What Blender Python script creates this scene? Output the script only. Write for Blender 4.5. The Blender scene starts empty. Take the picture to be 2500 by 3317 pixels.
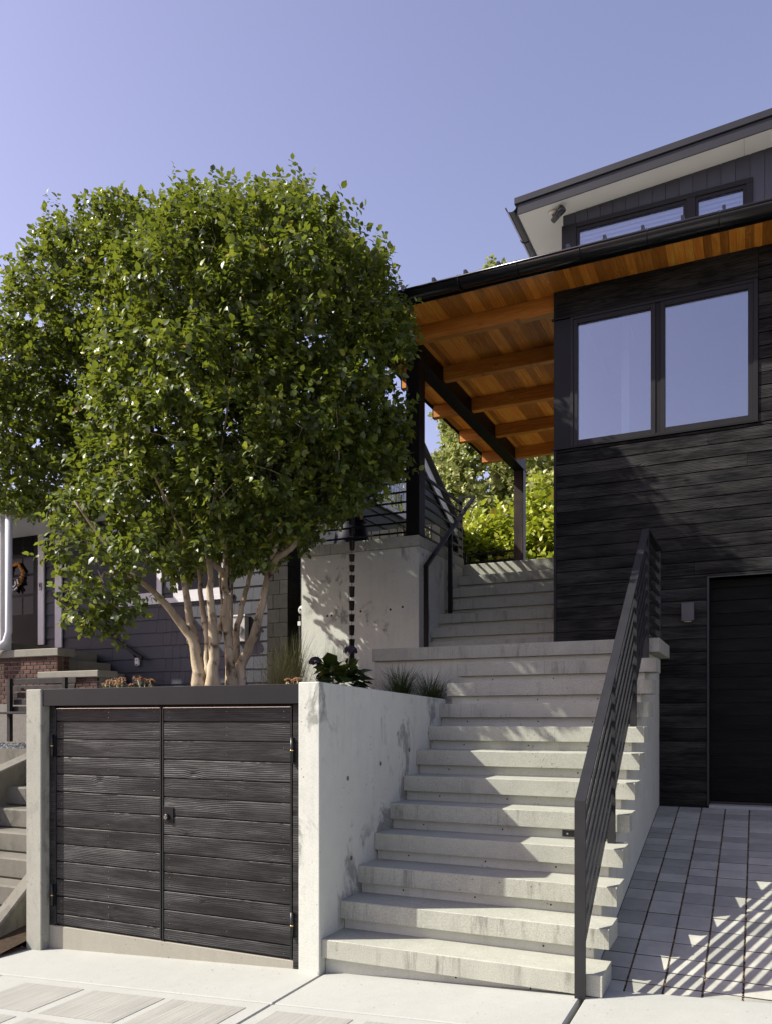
import bpy, bmesh, math, random
import numpy as np
from mathutils import Vector, Matrix
random.seed(7); RNG = np.random.default_rng(11)
SC = bpy.context.scene
COL = SC.collection

# ------------------------------------------------------------------ camera, world, sun, exposure
TH = 0.435281                      # the stairs' depth axis lies 24.9 degrees right of the view
CAM = Vector((2.4288, -4.2864, 1.5367))
cd = bpy.data.cameras.new('camera'); cam = bpy.data.objects.new('camera', cd); COL.objects.link(cam)
cam.location = CAM; cam.rotation_euler = (math.radians(90), 0, TH)
cd.sensor_fit = 'HORIZONTAL'; cd.sensor_width = 36.0; cd.lens = 36.0 * 2591.2 / 2500.0
cd.shift_y = (2330.1 - 1658.5) / 2500.0
cd.clip_start = 0.05; cd.clip_end = 2000
SC.camera = cam

SUN_D = Vector((1.247, 0.639, -1.212)).normalized()      # the way the light travels
SUN_EL = math.asin(-SUN_D.z); SUN_AZ = math.atan2(-SUN_D.x, -SUN_D.y)
wd = bpy.data.worlds.new('World'); SC.world = wd; wd.use_nodes = True
wn = wd.node_tree; wn.nodes.clear()
sky = wn.nodes.new('ShaderNodeTexSky'); sky.sky_type = 'NISHITA'; sky.sun_disc = False
sky.sun_elevation = SUN_EL; sky.sun_rotation = SUN_AZ % (2 * math.pi)
sky.altitude = 50; sky.air_density = 1.0; sky.dust_density = 1.0; sky.ozone_density = 2.0
tint = wn.nodes.new('ShaderNodeMix'); tint.data_type = 'RGBA'; tint.blend_type = 'MULTIPLY'
tint.inputs[0].default_value = 1.0
tint.inputs[7].default_value = (1.26, 0.885, 0.855, 1)
bg = wn.nodes.new('ShaderNodeBackground'); bg.inputs[1].default_value = 0.15
wo = wn.nodes.new('ShaderNodeOutputWorld')
wn.links.new(sky.outputs[0], tint.inputs[6]); wn.links.new(tint.outputs[2], bg.inputs[0]); wn.links.new(bg.outputs[0], wo.inputs[0])
sl = bpy.data.lights.new('sun', 'SUN'); sl.energy = 5.0; sl.angle = math.radians(0.53); sl.color = (1.0, 0.965, 0.86)
sun = bpy.data.objects.new('sun', sl); COL.objects.link(sun)
sun.rotation_euler = SUN_D.to_track_quat('-Z', 'Y').to_euler(); sun.location = (-8, -5, 12)
SC.view_settings.view_transform = 'Standard'; SC.view_settings.look = 'None'
SC.view_settings.exposure = 0.78; SC.view_settings.gamma = 1.0; SC.view_settings.use_curve_mapping = False
SC.render.engine = 'CYCLES'
SC.cycles.max_bounces = 6; SC.cycles.diffuse_bounces = 3; SC.cycles.glossy_bounces = 3; SC.cycles.transparent_max_bounces = 8

# ------------------------------------------------------------------ material helper
class NT:
    def __init__(s, name):
        s.m = bpy.data.materials.new(name); s.m.use_nodes = True
        s.t = s.m.node_tree; s.t.nodes.clear()
        s.out = s.t.nodes.new('ShaderNodeOutputMaterial')
    def n(s, kind, **kw):
        nd = s.t.nodes.new('ShaderNode' + kind)
        for k, v in kw.items(): setattr(nd, k, v)
        return nd
    def put(s, sock, v):
        if isinstance(v, bpy.types.NodeSocket): s.t.links.new(v, sock)
        elif isinstance(v, (tuple, list)) and sock.type == 'RGBA' and len(v) == 3: sock.default_value = (*v, 1)
        else: sock.default_value = v
    def pos(s):
        return s.n('NewGeometry').outputs['Position']
    def math(s, op, a, b=0.0, clamp=False):
        nd = s.n('Math', operation=op, use_clamp=clamp); s.put(nd.inputs[0], a); s.put(nd.inputs[1], b); return nd.outputs[0]
    def vmul(s, v, sc):
        nd = s.n('VectorMath', operation='MULTIPLY'); s.put(nd.inputs[0], v); nd.inputs[1].default_value = sc; return nd.outputs[0]
    def vadd(s, v, w):
        nd = s.n('VectorMath', operation='ADD'); s.put(nd.inputs[0], v); s.put(nd.inputs[1], w); return nd.outputs[0]
    def noise(s, v, scale, detail=4, rough=0.55, dist=0.0):
        nd = s.n('TexNoise'); s.put(nd.inputs['Vector'], v); nd.inputs['Scale'].default_value = scale
        nd.inputs['Detail'].default_value = detail; nd.inputs['Roughness'].default_value = rough; nd.inputs['Distortion'].default_value = dist
        return nd.outputs['Fac']
    def voro(s, v, scale, out='Distance'):
        nd = s.n('TexVoronoi'); s.put(nd.inputs['Vector'], v); nd.inputs['Scale'].default_value = scale; return nd.outputs[out]
    def ramp(s, f, a, b, lo=0.0, hi=1.0):
        nd = s.n('MapRange', clamp=True); s.put(nd.inputs[0], f)
        for i, q in enumerate((a, b, lo, hi)): nd.inputs[i + 1].default_value = q
        return nd.outputs[0]
    def mix(s, f, a, b, mode='MIX'):
        nd = s.n('Mix', data_type='RGBA', blend_type=mode); s.put(nd.inputs[0], f); s.put(nd.inputs[6], a); s.put(nd.inputs[7], b); return nd.outputs[2]
    def scale_col(s, col, f):
        nd = s.n('VectorMath', operation='SCALE'); s.put(nd.inputs[0], col); s.put(nd.inputs[3], f); return nd.outputs[0]
    def rand(s):
        return s.n('ObjectInfo').outputs['Random']
    def bump(s, h, strength=0.5, dist=0.01, normal=None):
        nd = s.n('Bump'); s.put(nd.inputs['Height'], h); nd.inputs['Strength'].default_value = strength; nd.inputs['Distance'].default_value = dist
        if normal: s.put(nd.inputs['Normal'], normal)
        return nd.outputs[0]
    def bsdf(s, col, rough=0.6, spec=0.5, metal=0.0, normal=None):
        nd = s.n('BsdfPrincipled'); s.put(nd.inputs['Base Color'], col); s.put(nd.inputs['Roughness'], rough)
        nd.inputs['Specular IOR Level'].default_value = spec; nd.inputs['Metallic'].default_value = metal
        if normal: s.put(nd.inputs['Normal'], normal)
        return nd.outputs[0]
    def done(s, sh):
        s.t.links.new(sh, s.out.inputs[0]); return s.m

def concrete(name, base, var=0.35, streak=0.3, holes=0.6, patch=0.0, rough=0.85, grain=0.25, warm=0.0):
    k = NT(name); P = k.pos()
    n1 = k.noise(P, 1.3, 5); n2 = k.noise(P, 8, 6, 0.6); n3 = k.noise(P, 150, 3)
    f = k.math('MULTIPLY_ADD', k.math('ADD', k.math('MULTIPLY', n1, 0.55), k.math('MULTIPLY', n2, 0.45)), 2 * var)
    f.node.inputs[2].default_value = 1 - var
    nz = k.n('SeparateXYZ'); k.put(nz.inputs[0], k.n('NewGeometry').outputs['True Normal'])
    up_ = k.ramp(k.math('ABSOLUTE', nz.outputs[2]), 0.3, 0.7, 1.0, 0.0)
    st = k.math('MULTIPLY', up_, k.math('MULTIPLY', k.ramp(k.noise(P, 2.3, 3), 0.42, 0.62), k.ramp(k.noise(k.vmul(P, (15, 15, 1.6)), 1.0, 6, 0.72), 0.50, 0.70)))
    f = k.math('MULTIPLY', f, k.math('SUBTRACT', 1.0, k.math('MULTIPLY', st, streak)))
    if patch:
        pm = k.math('MULTIPLY', k.ramp(k.noise(k.vmul(P, (3.4, 3.4, 2.2)), 1.0, 7, 0.66, 0.6), 0.54, 0.60), k.ramp(n1, 0.40, 0.52))
        f = k.math('MULTIPLY', f, k.math('SUBTRACT', 1.0, k.math('MULTIPLY', pm, patch)))
    vd = k.voro(P, 22); vm = k.ramp(k.noise(P, 5, 2), 0.5, 0.6)
    hl = k.math('MULTIPLY', k.ramp(vd, 0.05, 0.13, 1.0, 0.0), vm)
    vd2 = k.voro(P, 70); hl2 = k.math('MULTIPLY', k.ramp(vd2, 0.06, 0.16, 1.0, 0.0), k.ramp(k.noise(P, 9, 2), 0.5, 0.62))
    hh = k.math('MAXIMUM', hl, k.math('MULTIPLY', hl2, 0.7))
    f = k.math('MULTIPLY', f, k.math('SUBTRACT', 1.0, k.math('MULTIPLY', hh, holes)))
    f = k.math('MULTIPLY', f, k.ramp(n3, 0.25, 0.75, 1 - grain * 0.5, 1 + grain * 0.5))
    col = k.scale_col(k.mix(k.ramp(n2, 0.35, 0.7), base, (base[0] * (1.0 + warm), base[1] * (1 + warm * 0.6), base[2] * (1 - warm))), f)
    h = k.math('SUBTRACT', k.math('ADD', k.math('MULTIPLY', n2, 0.5), k.math('MULTIPLY', n3, 0.28)), k.math('MULTIPLY', hh, 0.9))
    return k.done(k.bsdf(col, rough, 0.35, normal=k.bump(h, 0.55, 0.006)))

def plank(name, dark, light, along=0, relief=0.5, rough=0.55, knots=0.7, tone=0.35, spec=0.28, lines=480):
    """sawn boards: grain runs along the given axis (0 x, 1 y, 2 z), each board differs"""
    k = NT(name); P = k.pos(); r = k.rand()
    off = k.n('CombineXYZ'); k.put(off.inputs[0], k.math('MULTIPLY', r, 37.0)); k.put(off.inputs[1], k.math('MULTIPLY', r, 91.0)); k.put(off.inputs[2], k.math('MULTIPLY', r, 53.0))
    Q = k.vadd(P, off.outputs[0])
    sc = [5.0, 5.0, 5.0]; sc[along] = 0.75
    n = k.noise(k.vmul(Q, tuple(sc)), 1.0, 3, 0.5, 0.4)
    sx = k.n('SeparateXYZ'); k.put(sx.inputs[0], Q)
    across = sx.outputs[2] if along != 2 else sx.outputs[0]
    if along == 1: across = sx.outputs[0]
    ks = [7.5, 7.5, 7.5]; ks[along] = 4.6; ks[2 if along == 1 else 1] = 0.01
    kd = k.voro(k.vmul(Q, tuple(ks)), 1.0)
    warp = k.math('MULTIPLY', k.ramp(kd, 0.0, 0.38, 1.0, 0.0), 9.0)
    ph = k.math('ADD', k.math('ADD', k.math('MULTIPLY', across, lines), k.math('MULTIPLY', n, 34.0)), warp)
    ring = k.math('MULTIPLY_ADD', k.math('SINE', ph), 0.5); ring.node.inputs[2].default_value = 0.5
    bs = [9.0, 9.0, 9.0]; bs[along] = 0.9
    band = k.ramp(k.noise(k.vmul(Q, tuple(bs)), 1.0, 2), 0.38, 0.62)
    ring = k.math('MULTIPLY', ring, band)
    kn = k.math('MULTIPLY', k.ramp(k.math('ADD', kd, k.math('MULTIPLY', k.noise(Q, 30, 2), 0.06)), 0.09, 0.19, 1.0, 0.0), knots)
    fs = [70.0, 70.0, 70.0]; fs[along] = 6.0
    fine = k.noise(k.vmul(Q, tuple(fs)), 1.0, 4, 0.6)
    blot = k.noise(k.vmul(Q, (2.2, 2.2, 5)), 1.0, 4)
    f = k.math('ADD', k.math('MULTIPLY', ring, 0.26), k.math('MULTIPLY', fine, 0.55))
    f = k.math('MULTIPLY', f, k.ramp(blot, 0.3, 0.7, 0.7, 1.3))
    col = k.mix(k.ramp(f, 0.22, 0.58), dark, light)
    col = k.scale_col(col, k.ramp(r, 0, 1, 1 - tone, 1 + tone))
    col = k.mix(kn, col, (dark[0] * 0.3, dark[1] * 0.3, dark[2] * 0.3))
    h = k.math('SUBTRACT', k.math('ADD', k.math('MULTIPLY', ring, 0.55), k.math('MULTIPLY', fine, 0.7)), k.math('MULTIPLY', kn, 0.6))
    return k.done(k.bsdf(col, rough, spec, normal=k.bump(h, relief, 0.004)))

def plain(name, col, rough=0.5, spec=0.5, metal=0.0, var=0.12, scale=6.0, bump=0.0, byobj=0.0):
    k = NT(name); P = k.pos(); n = k.noise(P, scale, 5)
    f = k.ramp(n, 0.25, 0.75, 1 - var, 1 + var)
    if byobj: f = k.math('MULTIPLY', f, k.ramp(k.rand(), 0, 1, 1 - byobj, 1 + byobj))
    c = k.scale_col(col, f)
    nr = k.bump(k.noise(P, scale * 14, 3), bump, 0.004) if bump else None
    return k.done(k.bsdf(c, k.ramp(n, 0.2, 0.8, max(rough - 0.06, 0.03), rough + 0.06), spec, metal, nr))

def leafy(name, cols, trans=(0.28, 0.33, 0.03), tf=0.33, rough=0.42, attr='tint', spec=0.5):
    k = NT(name)
    if attr == 'tint':
        a = k.n('Attribute', attribute_name='tint').outputs['Fac']
    else: a = k.rand()
    cr = k.n('ValToRGB'); k.put(cr.inputs[0], a)
    els = cr.color_ramp.elements
    while len(els) < len(cols): els.new(0.5)
    for e, (p, c) in zip(els, cols): e.position = p; e.color = (*c, 1)
    col = cr.outputs[0]
    tr = k.n('BsdfTranslucent'); k.put(tr.inputs[0], k.mix(0.6, col, trans))
    ms = k.n('MixShader'); ms.inputs[0].default_value = tf
    k.t.links.new(k.bsdf(col, rough, spec), ms.inputs[1]); k.t.links.new(tr.outputs[0], ms.inputs[2])
    return k.done(ms.outputs[0])

def glass(name, refl=0.55, back=(0.75, 0.8, 0.9), tintc=(0.9, 0.94, 1.0)):
    k = NT(name)
    g = k.n('BsdfGlossy'); k.put(g.inputs[0], tintc); g.inputs['Roughness'].default_value = 0.015
    k.put(g.inputs['Normal'], k.bump(k.noise(k.pos(), 1.6, 2), 0.03, 0.02))
    t = k.n('BsdfTransparent'); k.put(t.inputs[0], back)
    fr = k.n('Fresnel'); fr.inputs[0].default_value = 1.5
    ms = k.n('MixShader'); k.put(ms.inputs[0], k.math('ADD', fr.outputs[0], refl, True))
    k.t.links.new(t.outputs[0], ms.inputs[1]); k.t.links.new(g.outputs[0], ms.inputs[2])
    return k.done(ms.outputs[0])

MT = {}
MT['conc_wall'] = concrete('board-formed concrete', (0.505, 0.52, 0.46), 0.20, 0.18, 0.6, 0.5)
MT['conc_step'] = concrete('step concrete', (0.34, 0.345, 0.288), 0.36, 0.62, 0.65, 0.0, grain=0.5)
MT['conc_riser'] = concrete('riser concrete', (0.46, 0.47, 0.40), 0.22, 0.2, 0.6)
MT['conc_old'] = concrete('weathered concrete', (0.14, 0.132, 0.108), 0.5, 0.4, 0.6, 0.3)
MT['conc_pale'] = concrete('sidewalk concrete', (0.335, 0.342, 0.312), 0.16, 0.0, 0.35, 0.0, grain=0.18)
MT['conc_post'] = concrete('grey post concrete', (0.30, 0.30, 0.255), 0.28, 0.2, 0.8, 0.35)
MT['conc_sill'] = concrete('beige sill concrete', (0.285, 0.272, 0.222), 0.15, 0.1, 0.5)
MT['cap_stone'] = concrete('cast cap', (0.21, 0.20, 0.165), 0.3, 0.25, 0.4)
MT['door_wood'] = plank('black stained door boards', (0.0060, 0.0061, 0.0062), (0.045, 0.0452, 0.0445), 0, 0.75, 0.48, 0.9, 0.25)
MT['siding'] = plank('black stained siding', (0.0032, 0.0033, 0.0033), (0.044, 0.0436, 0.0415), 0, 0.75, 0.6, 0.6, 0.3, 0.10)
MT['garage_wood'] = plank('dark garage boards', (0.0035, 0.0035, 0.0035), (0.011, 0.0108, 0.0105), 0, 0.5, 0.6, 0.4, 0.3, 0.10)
MT['cedar'] = plank('cedar soffit', (0.42, 0.135, 0.018), (0.62, 0.245, 0.04), 1, 0.2, 0.45, 0.15, 0.0, lines=160)
MT['fir'] = plank('fir beam', (0.46, 0.17, 0.028), (0.66, 0.29, 0.06), 0, 0.2, 0.45, 0.4, 0.12, lines=120)
MT['steel'] = plain('charcoal steel', (0.0085, 0.0092, 0.0108), 0.5, 0.22, 0.0, 0.10, 3)
MT['rail'] = plain('painted rail steel', (0.0165, 0.0168, 0.0175), 0.45, 0.36, 0.0, 0.12, 9, 0.1)
MT['black_steel'] = plain('black oiled steel', (0.009, 0.0085, 0.0085), 0.5, 0.2, 0.0, 0.25, 5)
MT['rust_post'] = plank('dark stained post', (0.018, 0.013, 0.011), (0.07, 0.045, 0.032), 2, 0.3, 0.45, 0.2, 0.0, lines=160)
MT['gutter'] = plain('black gutter', (0.013, 0.013, 0.015), 0.22, 0.6, 0.0, 0.1, 4)
MT['fascia'] = plain('dark metal fascia', (0.027, 0.0275, 0.030), 0.4, 0.35, 0.0, 0.12, 2)
MT['roof_metal'] = plain('standing seam metal', (0.32, 0.32, 0.32), 0.5, 0.5, 0.0, 0.1, 4)
MT['black_panel'] = plain('black panel', (0.010, 0.0105, 0.0115), 0.5, 0.22, 0, 0.15, 4)
MT['frame'] = plain('dark window frame', (0.012, 0.0115, 0.0115), 0.45, 0.25, 0, 0.1, 5)
MT['soffit_white'] = plain('pale soffit', (0.72, 0.70, 0.63), 0.7, 0.3, 0, 0.04, 3)
MT['fiber'] = plain('blue grey upright cladding', (0.060, 0.065, 0.084), 0.6, 0.25, 0, 0.08, 8, 0.05, 0.08)
MT['glass'] = glass('window glass', 0.18, (0.8, 0.83, 0.9))
MT['glass_up'] = glass('clerestory glass', 0.18)
MT['blind'] = plain('white blind', (0.75, 0.77, 0.8), 0.7, 0.3, 0, 0.04)
MT['room'] = plain('room paint', (0.55, 0.54, 0.52), 0.85, 0.2, 0, 0.04)
MT['hinge'] = plain('hinge steel', (0.014, 0.014, 0.015), 0.35, 0.5, 0.3)
MT['brass'] = plain('brass washer', (0.55, 0.40, 0.16), 0.35, 0.5, 0.9)
MT['chrome'] = plain('bright lock steel', (0.5, 0.5, 0.5), 0.28, 0.5, 1.0)
MT['white_trim'] = plain('white painted trim', (0.58, 0.58, 0.60), 0.5, 0.4, 0, 0.05)
MT['shingle'] = plain('slate blue shingle', (0.025, 0.029, 0.038), 0.5, 0.3, 0, 0.12, 12, 0.25, 0.16)
MT['asphalt_roof'] = plain('grey roof shingle', (0.10, 0.095, 0.09), 0.85, 0.2, 0, 0.3, 25, 0.3)
MT['brick'] = plain('red brown brick', (0.085, 0.045, 0.033), 0.85, 0.25, 0, 0.35, 30, 0.4, 0.4)
MT['mortar'] = plain('mortar', (0.17, 0.16, 0.14), 0.9, 0.2, 0, 0.2, 40, 0.3)
MT['block'] = plain('dark chimney block', (0.024, 0.0225, 0.021), 0.9, 0.2, 0, 0.4, 12, 0.4, 0.25)
MT['door_dark'] = plain('dark entry door', (0.007, 0.007, 0.007), 0.5, 0.12)
MT['pane_dark'] = plain('dark pane', (0.006, 0.006, 0.007), 0.1, 0.12)
MT['soil'] = plain('planter soil', (0.045, 0.032, 0.022), 0.95, 0.1, 0, 0.4, 30, 0.6)
MT['ground'] = plain('bare ground', (0.10, 0.085, 0.065), 0.95, 0.1, 0, 0.35, 3, 0.4)
MT['asphalt'] = plain('asphalt', (0.05, 0.05, 0.05), 0.9, 0.2, 0, 0.25, 30, 0.4)
MT['gravel'] = plain('blue grey gravel', (0.17, 0.18, 0.195), 0.85, 0.3, 0, 0.5, 45)
MT['chips'] = plain('wood chips', (0.33, 0.22, 0.12), 0.9, 0.2, 0, 0.5, 40)
MT['grit'] = plain('joint grit', (0.018, 0.018, 0.018), 0.9, 0.2, 0, 0.6, 60, 0.8)
MT['copper'] = plain('dark rain cup metal', (0.022, 0.018, 0.017), 0.28, 0.5, 0.5)
MT['plastic_white'] = plain('off white plastic', (0.6, 0.6, 0.57), 0.45, 0.4, 0, 0.06)
MT['plastic_grey'] = plain('grey meter box', (0.36, 0.35, 0.33), 0.5, 0.4, 0, 0.08)
MT['barrel'] = plain('deep blue glazed barrel', (0.003, 0.004, 0.016), 0.55, 0.2)
MT['fence_dark'] = plank('dark fence boards', (0.012, 0.011, 0.011), (0.04, 0.036, 0.033), 2, 0.3, 0.7, 0.2, 0.3)
MT['orange'] = plain('orange gourds', (0.42, 0.17, 0.02), 0.5, 0.4, 0, 0.35, 30)
MT['stripe_w'] = plain('white ribbon', (0.6, 0.58, 0.55), 0.7)
MT['lamp_grey'] = plain('grey wall lamp', (0.060, 0.058, 0.062), 0.45)
MT['lens'] = plain('frosted lens', (0.55, 0.52, 0.46), 0.3)

def bark():
    k = NT('smooth tan bark'); P = k.pos()
    n = k.noise(k.vmul(P, (1, 1, 0.45)), 7, 6, 0.6, 0.5); n2 = k.noise(P, 45, 4)
    c = k.mix(k.ramp(n, 0.35, 0.65), (0.26, 0.20, 0.125), (0.50, 0.42, 0.29))
    c = k.mix(k.ramp(k.noise(P, 11, 4), 0.54, 0.66), c, (0.085, 0.062, 0.04))
    return k.done(k.bsdf(c, 0.8, 0.25, normal=k.bump(k.math('ADD', n, k.math('MULTIPLY', n2, 0.4)), 0.5, 0.012)))
MT['bark'] = bark()

def brushed(name, base):
    k = NT(name); P = k.pos()
    s = k.noise(k.vmul(P, (62, 1.4, 62)), 1.0, 4, 0.7); n = k.noise(P, 3, 5); f = k.noise(P, 130, 2)
    c = k.scale_col(base, k.math('MULTIPLY', k.ramp(s, 0.3, 0.72, 0.80, 1.12), k.ramp(n, 0.25, 0.75, 0.9, 1.1)))
    return k.done(k.bsdf(c, 0.9, 0.25, normal=k.bump(k.math('ADD', s, k.math('MULTIPLY', f, 0.4)), 0.8, 0.006)))
MT['brushed'] = brushed('brushed sidewalk panel', (0.295, 0.293, 0.262))

def paver_mat():
    k = NT('concrete paver'); P = k.pos(); r = k.rand()
    n = k.noise(P, 7, 5, 0.6); n3 = k.noise(P, 160, 2)
    f = k.math('MULTIPLY', k.ramp(n, 0.25, 0.75, 0.84, 1.16), k.ramp(n3, 0.25, 0.75, 0.9, 1.1))
    f = k.math('MULTIPLY', f, k.ramp(r, 0, 1, 0.84, 1.15))
    c = k.scale_col(k.mix(k.ramp(r, 0.3, 0.7), (0.315, 0.315, 0.272), (0.35, 0.345, 0.295)), f)
    return k.done(k.bsdf(c, 0.85, 0.3, normal=k.bump(k.math('ADD', n, k.math('MULTIPLY', n3, 0.5)), 0.35, 0.004)))
MT['paver'] = paver_mat()

def cedar_tone(i, t):
    """a handful of cedar shades so that neighbouring soffit boards differ as sawn boards do"""
    key = 'cedar%d' % i
    if key not in MT:
        d = tuple(min(a * t * 1.2, .85) for a in (0.42, 0.140, 0.018)); l = tuple(min(a * t * 1.2, .85) for a in (0.60, 0.245, 0.040))
        MT[key] = plank('cedar board %d' % i, d, l, 1, 0.2, 0.5, 0.12, 0.06, lines=160)
    return MT[key]

# ------------------------------------------------------------------ object helper
WL = {}          # world position of each object made here
def _link(o, parent, loc):
    COL.objects.link(o); loc = Vector(loc); WL[o.name] = loc
    if parent is not None: o.parent = parent; o.location = loc - WL[parent.name]
    else: o.location = loc
    return o
def tag(o, label, cat=None, group=None, kind=None):
    if label: o['label'] = label
    if cat: o['category'] = cat
    if group: o['group'] = group
    if kind: o['kind'] = kind
    return o
def thing(name, label, cat, loc, group=None):
    o = bpy.data.objects.new(name, None); o.empty_display_size = 0.1
    _link(o, None, loc); return tag(o, label, cat, group)
def structure(name, loc=(0, 0, 0)):
    o = bpy.data.objects.new(name, None); o.empty_display_size = 0.1
    _link(o, None, loc); o['kind'] = 'structure'; return o
def newmesh(name, V, F, mat, smooth=False):
    me = bpy.data.meshes.new(name); me.from_pydata([tuple(v) for v in V], [], [tuple(f) for f in F]); me.update()
    if mat is not None: me.materials.append(MT[mat] if isinstance(mat, str) else mat)
    if smooth: me.polygons.foreach_set('use_smooth', [True] * len(me.polygons))
    return me
def obj(name, V, F, mat, parent=None, smooth=False, loc=None):
    V = np.asarray(V, float)
    c = V.mean(0) if loc is None else np.asarray(loc, float)
    me = newmesh(name, V - c, F, mat, smooth)
    return _link(bpy.data.objects.new(name, me), parent, c)
BC = {}
BF = [(0, 3, 2, 1), (4, 5, 6, 7), (0, 1, 5, 4), (1, 2, 6, 5), (2, 3, 7, 6), (3, 0, 4, 7)]
def boxverts(x0, x1, y0, y1, z0, z1):
    return [(x0, y0, z0), (x1, y0, z0), (x1, y1, z0), (x0, y1, z0), (x0, y0, z1), (x1, y0, z1), (x1, y1, z1), (x0, y1, z1)]
def bevelmesh(me, w, seg=1):
    bm = bmesh.new(); bm.from_mesh(me)
    bmesh.ops.recalc_face_normals(bm, faces=bm.faces)
    if w: bmesh.ops.bevel(bm, geom=list(bm.edges), offset=w, segments=seg, affect='EDGES', profile=0.5)
    bm.to_mesh(me); bm.free()
def box(name, b, mat, parent=None, bevel=0.0, rot=None):
    x0, x1, y0, y1, z0, z1 = b
    key = (round(x1 - x0, 4), round(y1 - y0, 4), round(z1 - z0, 4), mat if isinstance(mat, str) else mat.name, bevel)
    if key not in BC:
        hx, hy, hz = key[0] / 2, key[1] / 2, key[2] / 2
        me = newmesh(name, boxverts(-hx, hx, -hy, hy, -hz, hz), BF, mat)
        if bevel: bevelmesh(me, bevel)
        BC[key] = me
    o = bpy.data.objects.new(name, BC[key])
    _link(o, parent, ((x0 + x1) / 2, (y0 + y1) / 2, (z0 + z1) / 2))
    if rot: o.rotation_euler = rot
    return o
def prism(name, poly, axis, a0, a1, mat, parent=None, bevel=0.0):
    """poly: 2-D outline; axis 0: (y,z) along x, 1: (x,z) along y, 2: (x,y) along z"""
    def P(p, a):
        return (a, p[0], p[1]) if axis == 0 else ((p[0], a, p[1]) if axis == 1 else (p[0], p[1], a))
    n = len(poly); V = [P(p, a0) for p in poly] + [P(p, a1) for p in poly]
    F = [tuple(range(n)), tuple(range(2 * n - 1, n - 1, -1))] + [(i, i + n, (i + 1) % n + n, (i + 1) % n) for i in range(n)]
    o = obj(name, V, F, mat, parent); bevelmesh(o.data, bevel); return o
def tubegeo(pts, rad, n=8, cap=True, jag=0.0):
    pts = [Vector(p) for p in pts]; V = []; F = []
    ref = Vector((0.3, 0.7, 0.2)).normalized(); prev = None
    for i, p in enumerate(pts):
        t = (pts[min(i + 1, len(pts) - 1)] - pts[max(i - 1, 0)]).normalized()
        if prev is None:
            a = t.cross(ref if abs(t.dot(ref)) < 0.9 else Vector((1, 0, 0))).normalized()
        else:
            a = (prev - t * prev.dot(t)).normalized()
        prev = a; b = t.cross(a)
        r = rad[i] if isinstance(rad, (list, tuple)) else rad
        for j in range(n):
            q = 2 * math.pi * j / n; rr = r * (1 + jag * math.sin(3 * q + i * 1.7) + jag * random.uniform(-.6, .6))
            V.append(p + a * (math.cos(q) * rr) + b * (math.sin(q) * rr))
    m = len(pts)
    for i in range(m - 1):
        for j in range(n):
            F.append((i * n + j, i * n + (j + 1) % n, (i + 1) * n + (j + 1) % n, (i + 1) * n + j))
    if cap:
        F.append(tuple(range(n - 1, -1, -1))); F.append(tuple(range((m - 1) * n, m * n)))
    return V, F
def tube(name, pts, rad, mat, parent=None, n=8, smooth=True, jag=0.0):
    V, F = tubegeo(pts, rad, n, True, jag); return obj(name, V, F, mat, parent, smooth)
def bar(name, p, q, w, h, mat, parent=None, side=None, bevel=0.0):
    """a rectangular bar from p to q; w across (side direction), h along the third direction"""
    p, q = Vector(p), Vector(q); t = (q - p).normalized()
    a = Vector(side).normalized() if side else t.cross(Vector((0, 0, 1))).normalized()
    a = (a - t * a.dot(t)).normalized(); b = a.cross(t)
    V = []
    for e in (p, q):
        for sa, sb in ((-1, -1), (1, -1), (1, 1), (-1, 1)): V.append(e + a * (sa * w / 2) + b * (sb * h / 2))
    o = obj(name, V, BF, mat, parent); bevelmesh(o.data, bevel); return o
def merge(parts):
    V = []; F = []
    for v, f in parts:
        o = len(V); V += [tuple(x) for x in v]; F += [tuple(i + o for i in q) for q in f]
    return V, F
def lathe(cx, cy, prof, n=20):
    V = []; F = []
    for r, z in prof:
        for j in range(n): a = 2 * math.pi * j / n; V.append((cx + r * math.cos(a), cy + r * math.sin(a), z))
    for i in range(len(prof) - 1):
        for j in range(n): F.append((i * n + j, i * n + (j + 1) % n, (i + 1) * n + (j + 1) % n, (i + 1) * n + j))
    F.append(tuple(range(n - 1, -1, -1))); F.append(tuple(range((len(prof) - 1) * n, len(prof) * n)))
    return V, F

# ------------------------------------------------------------------ terrain
def zwalk(x): return -0.03 + 0.058 * max(min(x, 9), -9)
def zdrive(y): return 0.055 - 0.04 + 0.2 * y
def zground(x, y):
    if y < 0.1: return zwalk(x) - 0.16 - max(0, (-1.6 - y)) * 0.0
    if y > 9.4: return 3.30
    if x > 1.4: return zdrive(min(y, 3.7)) - 0.16
    return -0.35 + (min(y, 3.3) / 3.3) * 1.5
xs = [-400, -120, -40, -15, -9, -6, -4, -2.4, -1, 0, 1.39, 1.41, 3, 5, 9, 15, 40, 120, 400]
ys = [-400, -120, -40, -12, -5, -2.4, -1.2, 0.09, 0.11, 1, 2, 3.3, 3.7, 5, 9.3, 9.6, 20, 60, 150, 400]
V = [(x, y, zground(x, y)) for y in ys for x in xs]
F = [(j * len(xs) + i, j * len(xs) + i + 1, (j + 1) * len(xs) + i + 1, (j + 1) * len(xs) + i) for j in range(len(ys) - 1) for i in range(len(xs) - 1)]
tag(obj('ground', V, F, 'ground', loc=(0, 0, 0)), None, kind='structure')

def slab(name, x0, x1, y0, y1, mat, parent, top=0.0, thick=0.11, zf=zwalk, bev=0.006, skew=0.0):
    V = [(x0, y0, zf(x0) - thick), (x1, y0, zf(x1) - thick), (x1, y1, zf(x1) - thick), (x0, y1, zf(x0) - thick),
         (x0, y0, zf(x0) + top), (x1, y0, zf(x1) + top), (x1, y1, zf(x1) + top), (x0, y1, zf(x0) + top)]
    o = obj(name, V, BF, mat, parent); bevelmesh(o.data, bev); return o

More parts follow.
